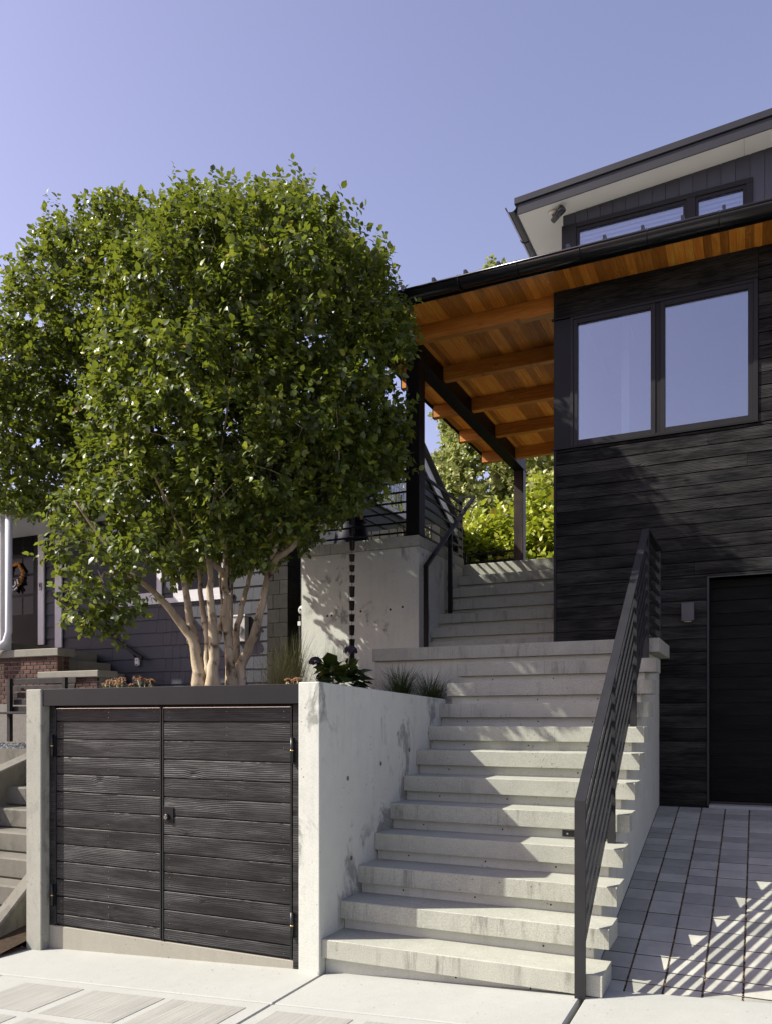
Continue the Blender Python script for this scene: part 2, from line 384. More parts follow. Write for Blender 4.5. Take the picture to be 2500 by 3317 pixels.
walk = structure('sidewalk', (-0.5, -0.5, -0.05))
slab('slab', -2.62, 0.004, -0.552, 0.06, 'conc_pale', walk)
slab('slab', 0.016, 1.572, -0.552, 0.055, 'conc_pale', walk)
slab('slab', 1.60, 4.6, -1.6, 0.155, 'conc_pale', walk)
slab('slab', 0.016, 1.572, -1.9, -0.566, 'conc_pale', walk)
slab('slab', -2.08, 0.004, -1.9, -0.566, 'conc_pale', walk)
slab('slab', -5.2, -2.10, -3.2, -0.60, 'conc_pale', walk)
slab('slab', -2.08, 1.572, -3.2, -1.914, 'conc_pale', walk)
slab('slab', 1.60, 4.6, -3.2, -1.614, 'conc_pale', walk)
for (a, b) in ((-1.765, -1.275), (-1.19, -0.655), (-0.595, -0.095), (0.105, 0.56), (0.64, 1.10), (1.16, 1.50)):
    for (c, e) in ((-1.075, -0.662), (-1.62, -1.15)):
        slab('brushed_panel', a, b, c, e, 'brushed', walk, 0.003, 0.002, bev=0)
V = []; F = []
stuff = []
for _ in range(70):
    x = random.uniform(-2.3, 2.4); y = random.uniform(-0.55, 0.0); z = zwalk(x) + 0.003
    r = random.uniform(0.003, 0.008); a = random.uniform(0, 6.28)
    stuff.append(([(x + r * math.cos(a + q), y + r * .5 * math.sin(a + q), z + (0.003 if q == 0 else 0)) for q in (0, 2, 4)], [(0, 1, 2)]))
tag(obj('leaf_litter', *merge(stuff), 'chips', loc=(0, 0, 0)), 'tiny dark leaf crumbs scattered on the pale sidewalk', 'litter', kind='stuff')
rd = obj('road', [(x, y, zwalk(x) - 0.13) for y in (-14, -3.25) for x in (-60, -9, 9, 60)], [(0, 1, 5, 4), (1, 2, 6, 5), (2, 3, 7, 6)], 'asphalt'); rd['kind'] = 'structure'

# driveway of pavers
drive = structure('driveway', (2.6, 1.9, 0.3))
V = [(x, y, zdrive(y) - 0.0045) for y in (0.14, 3.66) for x in (1.5, 5.0)]
obj('joint_bed', V, [(0, 1, 3, 2)], 'grit', drive)
rows = [0.175, 0.317, 0.468, 0.645, 0.838, 1.045, 1.238, 1.433, 1.607, 1.771, 1.923, 2.069, 2.232, 2.382, 2.524, 2.684, 2.812, 2.945, 3.091, 3.25, 3.41, 3.565]
px = [1.585, 1.7655] + [1.7655 + 0.1975 * i for i in range(1, 15)]
for i in range(len(px) - 1):
    for j in range(len(rows) - 1):
        x0, x1, y0, y1 = px[i] + 0.0056, px[i + 1] - 0.0056, rows[j] + 0.0072, rows[j + 1] - 0.0072
        d = random.uniform(-0.0014, 0.0014)
        cx, cy = (x0 + x1) / 2, (y0 + y1) / 2
        key = ('pv', i == 0, j)
        if key not in BC:
            hx, hy = (x1 - x0) / 2, (y1 - y0) / 2
            vv = boxverts(-hx, hx, -hy, hy, -0.06, 0)
            me = newmesh('paver', [(a, b, c + 0.2 * b) for a, b, c in vv], BF, 'paver'); bevelmesh(me, 0.0016); BC[key] = me
        o = bpy.data.objects.new('paver', BC[key]); _link(o, drive, (cx, cy, zdrive(cy) + d))
st = []
for _ in range(2600):                                   # grit lying in the wide joints
    i = random.randrange(1, 6); y = random.uniform(0.2, 3.5); x = px[i] + random.uniform(-0.005, 0.005); r = random.uniform(0.0012, 0.0034)
    z = zdrive(y) - 0.005
    st.append(([(x - r, y, z), (x + r, y - r, z), (x, y + r, z), (x, y, z + r * 1.6)], [(0, 1, 3), (1, 2, 3), (2, 0, 3)]))
g = obj('joint_grit', *merge(st), 'chips', drive); g['kind'] = 'stuff'

# ------------------------------------------------------------------ the concrete stairs
R_, G_, W_ = 0.185, 0.2492, 1.682
NT_ = 0.113                                            # thickness of the tread slabs
stair = thing('concrete_stairs', 'broad concrete front stairs with thick overhanging treads', 'stairs', (0.8, 1.4, 0))
def tread(parent, x0, x1, y0, y1, z, th=NT_, name='tread'):
    """a cast slab: edges slightly worn and uneven"""
    bm = bmesh.new()
    nx = max(2, int((x1 - x0) / 0.09))
    vs = []
    for i in range(nx + 1):
        x = x0 + (x1 - x0) * i / nx
        j1, j2, j3 = [random.uniform(-0.0009, 0.0009) for _ in range(3)]
        b = 0.004 + random.uniform(-0.001, 0.0025)
        prof = [(y0 + j1, z - th), (y0 + j1, z - b), (y0 + j1 + b, z + j2 * .4), (y1, z), (y1, z - th)]
        vs.append([bm.verts.new((x, a, c)) for a, c in prof])
    for i in range(nx):
        for k in range(5):
            bm.faces.new((vs[i][k], vs[i][(k + 1) % 5], vs[i + 1][(k + 1) % 5], vs[i + 1][k]))
    bm.faces.new(vs[0]); bm.faces.new(vs[-1][::-1]); bmesh.ops.recalc_face_normals(bm, faces=bm.faces)
    c = Vector(((x0 + x1) / 2, (y0 + y1) / 2, z - th / 2))
    for v in bm.verts: v.co -= c
    me = bpy.data.meshes.new(name); bm.to_mesh(me); bm.free(); me.materials.append(MT['conc_step'])
    return _link(bpy.data.objects.new(name, me), parent, c)
for k in range(1, 12):
    x0 = 0.002 if k < 10 else -0.028
    tread(stair, x0, W_ + random.uniform(-0.004, 0.004), (k - 1) * G_, k * G_ + 0.047, k * R_)
tread(stair, -0.985, 1.677, 11 * G_, 3.615, 12 * R_, 0.118, 'landing_slab')
for k in range(1, 12):                                 # riser blocks, each stands back under its tread
    x0 = 0.004 if k < 10 else 0.0
    y0 = (k - 1) * G_ + 0.05; y1 = k * G_ + 0.0498
    box('riser', (x0, 1.586, y0, y1, -0.3, k * R_ - NT_ - 0.0005), 'conc_riser', stair)
box('riser', (-0.98, 1.586, 11 * G_ + 0.05, 3.61, -0.3, 12 * R_ - 0.1185), 'conc_riser', stair)
for k in range(1, 12):                                 # form tie holes in the risers
    for t in (0.17, 0.52, 0.83):
        if random.random() < 0.85:
            x = 1.55 * t + random.uniform(-.05, .05); y = (k - 1) * G_ + 0.05; z = k * R_ - NT_ - 0.035
            if k == 1: z = 0.05
            v, f = lathe(0, 0, [(0.006, 0), (0.005, 0.004)], 8)
            o = obj('tie_hole', [(x + a, y - 0.001 - c * .2, z + b) for a, b, c in v], f, 'block', stair)

# left cheek wall with its pillar end
cheek = thing('concrete_cheek_wall', 'pale smooth concrete wall sloping along the left of the stairs', 'wall', (-0.07, 1.0, 0))
prism('wall', [(-0.023, -0.35), (2.14, -0.35), (2.14, 1.704), (2.13, 1.708), (-0.023, 1.766)], 0, -0.150, 0.0, 'conc_wall', cheek, 0.005)
for (y, z) in ((0.35, 1.15), (0.85, 1.22), (1.35, 1.3), (0.4, 0.62), (0.9, 0.72), (1.75, 1.42), (1.35, 1.02)):
    v, f = lathe(0, 0, [(0.016, 0), (0.0155, 0.0015)], 14)
    obj('form_tie_mark', [(0.0006 + c, y + a, z + b) for a, b, c in v], f, 'conc_old', cheek)

# ------------------------------------------------------------------ storage front: pillar, steel beam, doors
lp = thing('concrete_pillar', 'narrow pale concrete pillar left of the black storage doors', 'pillar', (-2.43, 0.05, -0.2))
prism('shaft', [(-2.505, -0.35), (-2.350, -0.35), (-2.350, 1.757), (-2.505, 1.757)], 1, -0.023, 0.34, 'conc_post', lp, 0.006)
sb = thing('steel_lintel', 'dark grey steel beam lying across the top of the storage doors', 'beam', (-1.25, 0.0, 1.63))
box('web', (-2.345, -0.153, -0.012, 0.012, 1.634, 1.757), 'steel', sb, 0.002)
box('flange', (-2.345, -0.153, 0.0125, 0.13, 1.634, 1.646), 'steel', sb)
cb = thing('concrete_sill', 'low concrete sill tapering along the foot of the storage doors', 'sill', (-1.25, 0.1, -0.1))
prism('block', [(-2.349, -0.35), (-0.151, -0.35), (-0.151, 0.006), (-2.349, 0.006)], 1, 0.052, 0.24, 'conc_sill', cb, 0.003)
DY = 0.055                                             # front plane of the doors
def storage_door(x0, x1, label, hinge_side):
    d = thing('storage_door', label, 'door', ((x0 + x1) / 2, DY, 0.02), 'storage doors')
    box('backing', (x0, x1, DY + 0.016, DY + 0.045, 0.014, 1.617), 'frame', d)
    zb = 0.019; hts = [0.079] + [0.1285] * 11 + [0.093]
    k = (1.612 - 0.019) / sum(hts)
    for h in hts:
        h *= k
        box('board', (x0 + 0.012, x1 - 0.012, DY - random.uniform(0, 0.0015), DY + 0.0155, zb + 0.0042, zb + h - 0.0042), 'door_wood', d, 0.002)
        for xx in (x0 + 0.06, (x0 + x1) / 2 + 0.02, x1 - 0.06):
            for q in (0.3, 0.72):
                if random.random() < 0.8:
                    z = zb + h * q; v, f = lathe(0, 0, [(0.0022, 0), (0.0015, 0.001)], 6)
                    obj('nail', [(xx + a, DY - 0.0022 - c, z + b) for a, b, c in v], f, 'chrome', d)
        zb += h
    box('stile', (x0, x0 + 0.0105, DY - 0.004, DY + 0.0158, 0.014, 1.617), 'hinge', d)
    box('stile', (x1 - 0.0105, x1, DY - 0.004, DY + 0.0158, 0.014, 1.617), 'hinge', d)
    box('top_rail', (x0 + 0.011, x1 - 0.011, DY - 0.004, DY + 0.0155, 1.6125, 1.617), 'chrome', d)
    hx = x0 - 0.012 if hinge_side < 0 else x1 + 0.012
    for z in (1.34, 0.235):
        hg = tube('hinge', [(hx, DY - 0.022, z - 0.082), (hx, DY - 0.022, z + 0.082)], 0.011, 'hinge', d, 10)
        tube('washer', [(hx, DY - 0.022, z - 0.004), (hx, DY - 0.022, z + 0.003)], 0.0125, 'brass', hg, 10)
        box('hinge_leaf', (hx - 0.004, hx + 0.004, DY - 0.02, DY + 0.02, z - 0.08, z + 0.08), 'hinge', hg)
    return d
storage_door(-2.287, -1.294, 'left black stained board door without a lock', -1)
dr = storage_door(-1.284, -0.243, 'right black stained board door with a keyhole lock', 1)
lk = box('lock_plate', (-1.268, -1.184, DY - 0.0075, DY - 0.0035, 0.826, 0.936), 'black_steel', dr, 0.001)
v, f = lathe(0, 0, [(0.021, 0), (0.021, 0.012), (0.018, 0.016)], 20)
obj('lock_ring', [(-1.236 + a, DY - 0.0078 - c, 0.868 + b) for a, b, c in v], f, 'hinge', lk, True)
v, f = lathe(0, 0, [(0.0125, 0), (0.0125, 0.005)], 16)
obj('lock_cylinder', [(-1.236 + a, DY - 0.024 - c, 0.865 + b) for a, b, c in v], f, 'chrome', lk)
box('keyhole', (-1.2375, -1.2345, DY - 0.0305, DY - 0.0292, 0.858, 0.873), 'pane_dark', lk)
fr = thing('door_frame', 'dark stained timber frame posts either side of the storage doors', 'frame', (-1.25, 0.07, 0))
box('post', (-2.349, -2.292, DY - 0.003, DY + 0.12, 0.008, 1.633), 'door_wood', fr, 0.002)
box('post', (-0.236, -0.152, DY - 0.003, DY + 0.12, -0.06, 1.633), 'door_wood', fr, 0.002)
box('shade_board', (-2.29, -0.238, DY + 0.06, DY + 0.075, 0.0, 1.633), 'frame', fr)

# planter soil and back filling
so = obj('soil', [(x, y, z) for y, z in ((0.14, 1.70), (1.2, 1.66), (2.2, 1.62), (3.93, 1.66), (5.2, 1.75)) for x in (-2.35, -1.2, -0.152)],
         [(3 * j + i, 3 * j + i + 1, 3 * j + i + 4, 3 * j + i + 3) for j in range(4) for i in range(2)], 'soil'); so['kind'] = 'structure'
box('return_wall', (-2.503, -2.352, 0.342, 3.2, -0.4, 1.69), 'conc_wall', lp)

# ------------------------------------------------------------------ steel guard of the stairs
gd = thing('stair_guard', 'charcoal steel stair guard with sloping flat bars right of the steps', 'railing', (1.575, 0, 0.05))
SL = 0.7415                                            # rise per metre, as the stairs
GX0, GX1 = 1.548, 1.606; GXM = (GX0 + GX1) / 2
YA, YB, ZA = -0.028, 2.70, 1.108
zcap = lambda y: ZA + SL * (min(y, YB) - YA)
ZB = zcap(YB)
bar('top_rail', (GXM, YA, ZA - 0.006), (GXM, YB, ZB - 0.006), GX1 - GX0, 0.012, 'rail', gd, (1, 0, 0), 0.001)
box('top_rail', (GX0, GX1, YB - 0.002, 3.616, ZB - 0.014, ZB + 0.001), 'rail', gd, 0.001)
box('post', (GX0, GX1, YA - 0.008, YA + 0.006, 0.058, ZA), 'rail', gd, 0.001)
posts = [0.957, 1.955, 2.695]
for y in posts:
    zb = 0.0 + (int(y / G_ + 0.02) + 1) * R_ if y < 2.6 else 10.6 * R_
    box('post', (GX0 + 0.004, GX1 - 0.004, y, y + 0.012, zb - 0.12 if y < 2.6 else zb, zcap(y) - 0.013), 'rail', gd, 0.001)
box('post', (GX0 + 0.004, GX1 - 0.004, 3.598, 3.612, 2.30, ZB - 0.0145), 'rail', gd, 0.001)
segs = [(YA + 0.007, posts[0] - 0.001), (posts[0] + 0.013, posts[1] - 0.001), (posts[1] + 0.013, posts[2] - 0.001)]
for i in range(8):
    dz = -0.092 - 0.108 * i
    for a, b in segs:
        p = (GXM, a, zcap(a) + dz); q = (GXM, b, zcap(b) + dz)
        bar('slat', p, q, 0.012, 0.043, 'rail', gd, (1, 0, 0), 0.001)
    bar('slat', (GXM, posts[2] + 0.013, ZB + dz), (GXM, 3.597, ZB + dz), 0.012, 0.043, 'rail', gd, (1, 0, 0), 0.001)
for k, x0, zz in ((5, 1.245, 0.776), (9, 1.30, 1.522), (12, 1.33, 2.066)):
    y = (k - 1) * G_ + 0.05
    br = box('bracket', (x0, GX0 + 0.03, y - 0.010, y - 0.001, zz - 0.021, zz + 0.021), 'rail', gd, 0.001)
    v, f = lathe(0, 0, [(0.008, 0), (0.006, 0.004)], 10)
    obj('bolt', [(x0 + 0.035 + a, y - 0.0105 - c, zz + b) for a, b, c in v], f, 'chrome', br)
    bar('bracket_arm', (GXM, y - 0.006, zz), (GXM, posts[(k - 5) // 4 if k < 12 else 2] + 0.0125, zz), 0.03, 0.03, 'rail', gd, (1, 0, 0))

# ------------------------------------------------------------------ upper stairs and retaining wall
UZ0 = 12 * R_
up = thing('upper_concrete_stairs', 'shaded upper concrete stairs rising between wall and house', 'stairs', (-0.2, 4.6, UZ0))
uy = lambda k: 4.08 + 0.226 * (k - 1)
for k in range(1, 7):
    tread(up, -0.998, 0.598, uy(k), uy(k + 1) + 0.04, UZ0 + R_ * k, 0.112)
    box('riser', (-0.996, 0.59, uy(k) + 0.045, uy(k + 1) + 0.0448, 1.9, UZ0 + R_ * k - 0.1125), 'conc_riser', up)
tread(up, -1.16, 0.598, uy(7), 9.0, UZ0 + R_ * 7, 0.14, 'landing_slab')
box('riser', (-0.996, 0.59, uy(7) + 0.045, 8.9, 1.9, UZ0 + R_ * 7 - 0.1405), 'conc_riser', up)
box('floor', (-0.999, 0.597, 3.6155, 4.12, 2.0, UZ0 - 0.001), 'conc_step', up)
ret = thing('retaining_wall', 'tall dappled concrete retaining wall with cap behind the planter', 'wall', (-1.7, 4.1, 1.5))
box('face', (-2.51, -1.0, 3.952, 4.10, 1.3, 3.4695), 'conc_wall', ret, 0.004)
box('side_face', (-1.16, -1.0005, 4.1005, 5.40, 1.9, 3.4695), 'conc_wall', ret)
x = -2.53
for w in (0.42, 0.46, 0.655):
    box('cap', (x + 0.001, x + w - 0.001, 3.936, 4.14, 3.47, 3.592), 'conc_step', ret, 0.005); x += w
for y0, y1 in ((4.1415, 4.80), (4.8025, 5.43)):
    box('cap', (-1.18, -0.995, y0, y1, 3.47, 3.5915), 'conc_step', ret, 0.005)
for (x, z) in ((-2.16, 2.75), (-2.10, 2.752), (-1.72, 2.78), (-1.20, 2.80), (-2.05, 2.05), (-1.35, 2.78)):
    v, f = lathe(0, 0, [(0.014, 0), (0.013, 0.002)], 12)
    obj('form_tie_mark', [(x + a, 3.9515 - c, z + b) for a, b, c in v], f, 'block', ret)
box('ground_fill', (-2.5, -1.17, 4.105, 8.9, 3.0, 3.46), 'soil', ret)

# handrail of the upper stairs
hr = thing('handrail', 'black bent handrail on two posts beside the upper stairs', 'handrail', (-0.9, 4.2, UZ0))
box('post', (-0.925, -0.875, 3.895, 3.925, UZ0, 3.225), 'black_steel', hr, 0.002)
bar('rail', (-0.9, 3.893, 3.216), (-0.9, 5.55, 4.405), 0.05, 0.03, 'black_steel', hr, (1, 0, 0), 0.002)
box('post', (-0.925, -0.875, 4.662, 4.694, UZ0 + R_ * 3, 3.752), 'black_steel', hr, 0.002)
box('foot_plate', (-0.874, -0.60, 4.705, 4.745, UZ0 + R_ * 3 + 0.001, UZ0 + R_ * 3 + 0.028), 'black_steel', hr)
bar('rail_return', (-0.895, 5.54, 4.413), (-1.05, 5.54, 4.413), 0.03, 0.02, 'black_steel', hr, (0, 1, 0))

# guard on the retaining wall
gw = thing('terrace_guard', 'black horizontal bar guard standing on the retaining wall cap', 'railing', (-1.5, 4.05, 3.6))
for z in [3.66 + 0.115 * i for i in range(7)]:
    h = 0.034 if z > 4.3 else 0.02
    box('bar', (-2.5, -1.166, 4.03, 4.045, z - h / 2, z + h / 2), 'black_steel', gw)
    box('bar', (-1.095, -1.075, 4.1265, 5.54, z - h / 2, z + h / 2), 'black_steel', gw)
for x in (-2.5,): box('post', (x - 0.02, x + 0.02, 4.0455, 4.07, 3.593, 4.37), 'black_steel', gw)
box('post', (-1.11, -1.06, 5.541, 5.575, 3.5, 4.44), 'black_steel', gw)
gb = thing('garden_guard', 'low two bar black guard in front of the sunlit shrub', 'railing', (-1.4, 8.6, 3.5))
for z in (4.29, 4.15, 4.01): box('bar', (-2.0, -1.165, 8.42, 8.44, z - 0.016, z + 0.016), 'black_steel', gb)
box('post', (-2.04, -2.005, 8.41, 8.45, 3.4, 4.31), 'black_steel', gb)

# ------------------------------------------------------------------ roofed entry: posts, beams, soffit, roof, gutter
ZS = 5.77
pf = thing('steel_post', 'thick black post on the wall corner holding the entry roof', 'post', (-1.08, 4.04, 3.59))
box('shaft', (-1.165, -1.0, 3.96, 4.125, 3.593, 5.56), 'black_steel', pf, 0.004)
box('base_plate', (-1.175, -0.985, 3.95, 4.135, 3.5925, 3.605), 'black_steel', pf)
pb = thing('rear_post', 'brown stained rear post in front of the bright shrub', 'post', (-1.08, 8.4, 3.5))
box('shaft', (-1.16, -1.012, 8.32, 8.47, 3.5155, 5.558), 'rust_post', pb, 0.004)
box('flange', (-1.0115, -1.0, 8.32, 8.47, 3.5155, 5.558), 'rail', pb)
mb = thing('steel_beam', 'long black steel beam running back under the cedar soffit', 'beam', (-1.08, 6.2, 5.56))
box('web', (-1.155, -1.0, 3.962, 8.475, 5.575, 5.7695), 'black_steel', mb, 0.002)
box('flange', (-1.165, -0.992, 3.955, 8.48, 5.5605, 5.5745), 'black_steel', mb, 0.002)
for i, y in enumerate((3.655, 4.70, 5.745, 6.79, 7.835)):
    b = thing('fir_beam', ['foremost', 'second', 'third', 'fourth', 'rearmost'][i] + ' orange fir beam crossing under the entry soffit', 'beam', (-0.5, y, 5.6), 'fir roof beams')
    box('beam', (-0.9995, 0.592, y, y + 0.09, 5.60, 5.7695), 'fir', b, 0.004)
    box('beam_end', (-1.545, -1.1655, y, y + 0.09, 5.60, 5.7695), 'fir', b, 0.004)
    box('end_cap', (-1.553, -1.5455, y - 0.004, y + 0.094, 5.592, 5.77), 'black_steel', b)
rf = thing('entry_roof', 'low flat entry roof with cedar board soffit and black edge', 'roof', (0.8, 5.5, 5.8))
x = -1.562; i = 0
while x < 4.6:
    w = random.choice((0.058, 0.066, 0.072, 0.085))
    t = random.choice((0.62, 0.70, 0.72, 0.78, 0.80, 1.05, 1.25, 1.5)); k = int(t * 20)
    box('soffit_board', (x + 0.0008, x + w - 0.0008, 3.222, 8.19, ZS + random.uniform(0, .0012), ZS + 0.022), cedar_tone(k, t), rf)
    x += w
box('deck', (-1.57, 4.7, 3.21, 8.2, ZS + 0.0225, ZS + 0.11), 'gutter', rf)
prism('roof_sheet', [(3.15, ZS + 0.1105), (8.22, ZS + 0.1105), (8.22, ZS + 0.22), (3.15, ZS + 0.128)], 0, -1.60, 4.72, 'roof_metal', rf)
box('edge_trim', (-1.60, -1.571, 3.15, 8.22, ZS - 0.012, ZS + 0.11), 'black_steel', rf)
box('front_fascia', (-1.57, 4.7, 3.196, 3.2095, ZS - 0.016, ZS + 0.11), 'gutter', rf)
for n in range(17):                                    # the raised seams of the metal roof, seen end on
    x = -1.535 + 0.335 * n
    prism('roof_seam', [(3.146, ZS + 0.127), (8.2, ZS + 0.218), (8.2, ZS + 0.258), (3.17, ZS + 0.185), (3.146, ZS + 0.178)], 0, x, x + 0.026, 'gutter', rf)
gt = thing('gutter', 'long black half round gutter along the entry roof edge', 'gutter', (0.8, 3.12, 5.78))
def halfround(x0, x1, cy, cz, r, th=0.006, n=14):
    prof = [(cy - r * math.cos(a), cz - r * math.sin(a)) for a in [math.pi * i / n for i in range(n + 1)]]
    inn = [(cy - (r - th) * math.cos(a), cz - (r - th) * math.sin(a)) for a in [math.pi * i / n for i in range(n, -1, -1)]]
    return prof + inn
GYc, GZc, GR = 3.112, 5.826, 0.082
o = prism('trough', halfround(0, 0, GYc, GZc, GR), 0, -1.62, 4.75, 'gutter', gt)
o.data.polygons.foreach_set('use_smooth', [len(p.vertices) == 4 for p in o.data.polygons])
tube('rim', [(-1.62, GYc - GR, GZc), (4.75, GYc - GR, GZc)], 0.011, 'gutter', gt, 8)
box('end_cap', (-1.628, -1.6205, GYc - GR, GYc + GR, GZc - GR, GZc), 'gutter', gt)
for n in range(11):
    x = -1.388 + 0.586 * n
    pts = [(x, GYc - (GR + .004) * math.cos(a), GZc - (GR + .004) * math.sin(a)) for a in [math.pi * i / 12 for i in range(13)]]
    hg = tube('hanger', [(x, GYc - GR - .004, GZc + 0.016)] + pts, 0.0045, 'black_steel', gt, 6)
    bar('clip', (x + 0.004, GYc - GR - 0.012, GZc - 0.006), (x + 0.03, GYc - GR + 0.004, GZc + 0.022), 0.004, 0.004, 'chrome', hg)

# rain chain of metal cups
rc = thing('rain_chain', 'rain chain of dark metal cups hanging before the retaining wall', 'rain chain', (-1.40, 3.14, 1.7))
z = 5.70; cx, cy = -1.408, 3.13
hts = [0.105, 0.075, 0.065, 0.075, 0.11, 0.10, 0.075, 0.105, 0.08]
i = 0
while z > 1.95:
    h = hts[i % 9]; i += 1
    dx = random.uniform(-.002, .002)
    v, f = lathe(cx + dx, cy, [(0.022, z - h), (0.026, z - h + 0.006), (0.031, z - 0.004), (0.033, z)], 14)
    o = obj('cup', v, f, 'copper', rc, True)
    tube('link', [(cx, cy, z - h - 0.045), (cx, cy, z - h + 0.01)], 0.003, 'copper', rc, 5)
    z -= h + 0.04

# ------------------------------------------------------------------ the black house, lower storey
HY = 3.62; HX0 = 0.594; HX1 = 4.6
hs = thing('black_house', 'modern house front clad in black stained horizontal boards', 'house', (2.4, 4.2, 0.7))
BP = 0.1182                                            # board pitch
ZT = 4.20
def siding_rows(x0, x1, z0, z1, mat='siding', y=HY, joints=True, name='siding_board'):
    k0 = math.floor((z0 - 0.74) / BP); z = 0.74 + k0 * BP
    while z < z1 - 0.01:
        a, b = max(z, z0), min(z + BP, z1); z += BP
        if b - a < 0.012: continue
        cuts = [x0, x1]
        if joints and x1 - x0 > 1.6 and random.random() < 0.6: cuts.insert(1, random.uniform(x0 + .5, x1 - .5))
        for c, d in zip(cuts[:-1], cuts[1:]):
            box(name, (c + 0.0006, d - 0.0006, y - 0.0145 - random.uniform(0, .0025), y + 0.003, a + 0.0036, b - 0.0036), mat, hs, 0.002)
GX, GZT = 2.015, 2.832                                 # garage opening
siding_rows(HX0 + 0.022, HX1, GZT + 0.012, ZT - 0.004)
siding_rows(HX0 + 0.022, GX - 0.012, 0.742, GZT + 0.012)
box('wall', (HX0, GX, HY + 0.0035, HY + 0.16, 0.5, GZT), 'black_panel', hs)
box('wall', (HX0, HX1, HY + 0.0035, HY + 0.16, GZT + 0.0005, ZT), 'black_panel', hs)
box('side_wall', (HX0, HX0 + 0.16, HY + 0.1605, 9.0, 1.9, 5.769), 'black_panel', hs)
box('corner_trim', (HX0 - 0.004, HX0 + 0.0215, HY - 0.02, HY + 0.003, 0.742, ZT - 0.004), 'black_panel', hs)
# garage recess and its boarded door
box('opening_trim', (GX - 0.011, GX + 0.006, HY - 0.024, HY + 0.2, 0.742, GZT), 'rail', hs)
box('opening_trim', (GX - 0.011, HX1, HY - 0.026, HY + 0.2, GZT + 0.0005, GZT + 0.012), 'rail', hs)
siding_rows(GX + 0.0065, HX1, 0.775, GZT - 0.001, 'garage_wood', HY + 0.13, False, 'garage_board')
box('garage_back', (GX + 0.0065, HX1, HY + 0.1335, HY + 0.19, 0.742, GZT), 'black_panel', hs)
box('threshold', (GX + 0.0065, HX1, HY - 0.055, HY + 0.11, 0.69, 0.752), 'conc_pale', hs, 0.003)
box('door_seal', (GX + 0.0065, HX1, HY + 0.10, HY + 0.1325, 0.7525, 0.7745), 'hinge', hs)
# wall around the big window
WX0, WX1, WZ0, WZ1 = 0.772, 2.402, 4.214, 5.462
siding_rows(WX1 + 0.03, HX1, ZT - 0.004, 5.769)
for b in ((HX0, WX0, HY + 0.0035, HY + 0.16, ZT + 0.0005, 5.769), (WX1, HX1, HY + 0.0035, HY + 0.16, ZT + 0.0005, 5.769),
          (WX0 + .0003, WX1 - .0003, HY + 0.0035, HY + 0.16, WZ1, 5.769)):
    box('wall', b, 'black_panel', hs)
box('corner_panel', (HX0 - 0.003, WX0 - 0.018, HY - 0.012, HY + 0.003, WZ0 - 0.004, 5.484), 'black_panel', hs, 0.001)
box('head_panel', (HX0 - 0.003, WX1 + 0.028, HY - 0.016, HY + 0.003, 5.497, 5.769), 'siding', hs, 0.001)
box('head_flashing', (HX0 - 0.022, WX1 + 0.03, HY - 0.035, HY + 0.003, 5.4845, 5.4965), 'black_steel', hs)
box('sill_flashing', (HX0 - 0.024, WX1 + 0.03, HY - 0.036, HY + 0.003, ZT - 0.0035, ZT + 0.0095), 'black_steel', hs)
win = thing('front_window', 'large two pane window with dark frame reflecting the sky', 'window', (1.58, HY, WZ0))
for b in ((WX0 - 0.017, WX0 + 0.012, HY - 0.03, HY + 0.1, WZ0 - 0.003, 5.4835), (WX1 - 0.012, WX1 + 0.027, HY - 0.03, HY + 0.1, WZ0 - 0.003, 5.4835),
          (WX0 + 0.0122, WX1 - 0.0122, HY - 0.03, HY + 0.1, WZ0 - 0.003, WZ0 + 0.012), (WX0 + 0.0122, WX1 - 0.0122, HY - 0.03, HY + 0.1, 5.455, 5.4835)):
    box('outer_frame', b, 'frame', win, 0.002)
for a, b in ((WX0 + 0.0125, 1.553), (1.596, WX1 - 0.0125)):
    z0, z1, t = WZ0 + 0.0125, 5.4545, 0.043
    box('sash_stile', (a, a + t, HY - 0.022, HY + 0.05, z0, z1), 'frame', win, 0.002)
    box('sash_stile', (b - t, b, HY - 0.022, HY + 0.05, z0, z1), 'frame', win, 0.002)
    box('sash_rail', (a + t + .0002, b - t - .0002, HY - 0.0215, HY + 0.05, z0, z0 + t), 'frame', win, 0.002)
    box('sash_rail', (a + t + .0002, b - t - .0002, HY - 0.0215, HY + 0.05, z1 - t, z1), 'frame', win, 0.002)
    box('pane', (a + t + .0004, b - t - .0004, HY + 0.004, HY + 0.012, z0 + t + .0002, z1 - t - .0002), 'glass', win)
box('mullion', (1.5535, 1.5955, HY - 0.014, HY + 0.07, WZ0 + 0.0125, 5.4545), 'black_steel', win, 0.002)
room = thing('interior_room', 'pale room seen dimly through the large front window', 'room', (1.6, 5, 4.2))
obj('walls', boxverts(0.76, 2.9, 3.79, 6.6, 4.1, 5.755), [BF[3], BF[4], BF[5]], 'room', room)
obj('ceiling', boxverts(0.76, 2.9, 3.79, 6.6, 4.1, 5.755), [BF[1]], 'blind', room)
obj('floor', boxverts(0.76, 2.9, 3.79, 6.6, 4.1, 5.755), [BF[0]], 'fir', room)
box('reflection_panel', (1.12, 1.20, 4.4, 6.59, 4.11, 5.75), 'blind', room)  # white panel added inside to imitate the pale reflection in the left pane
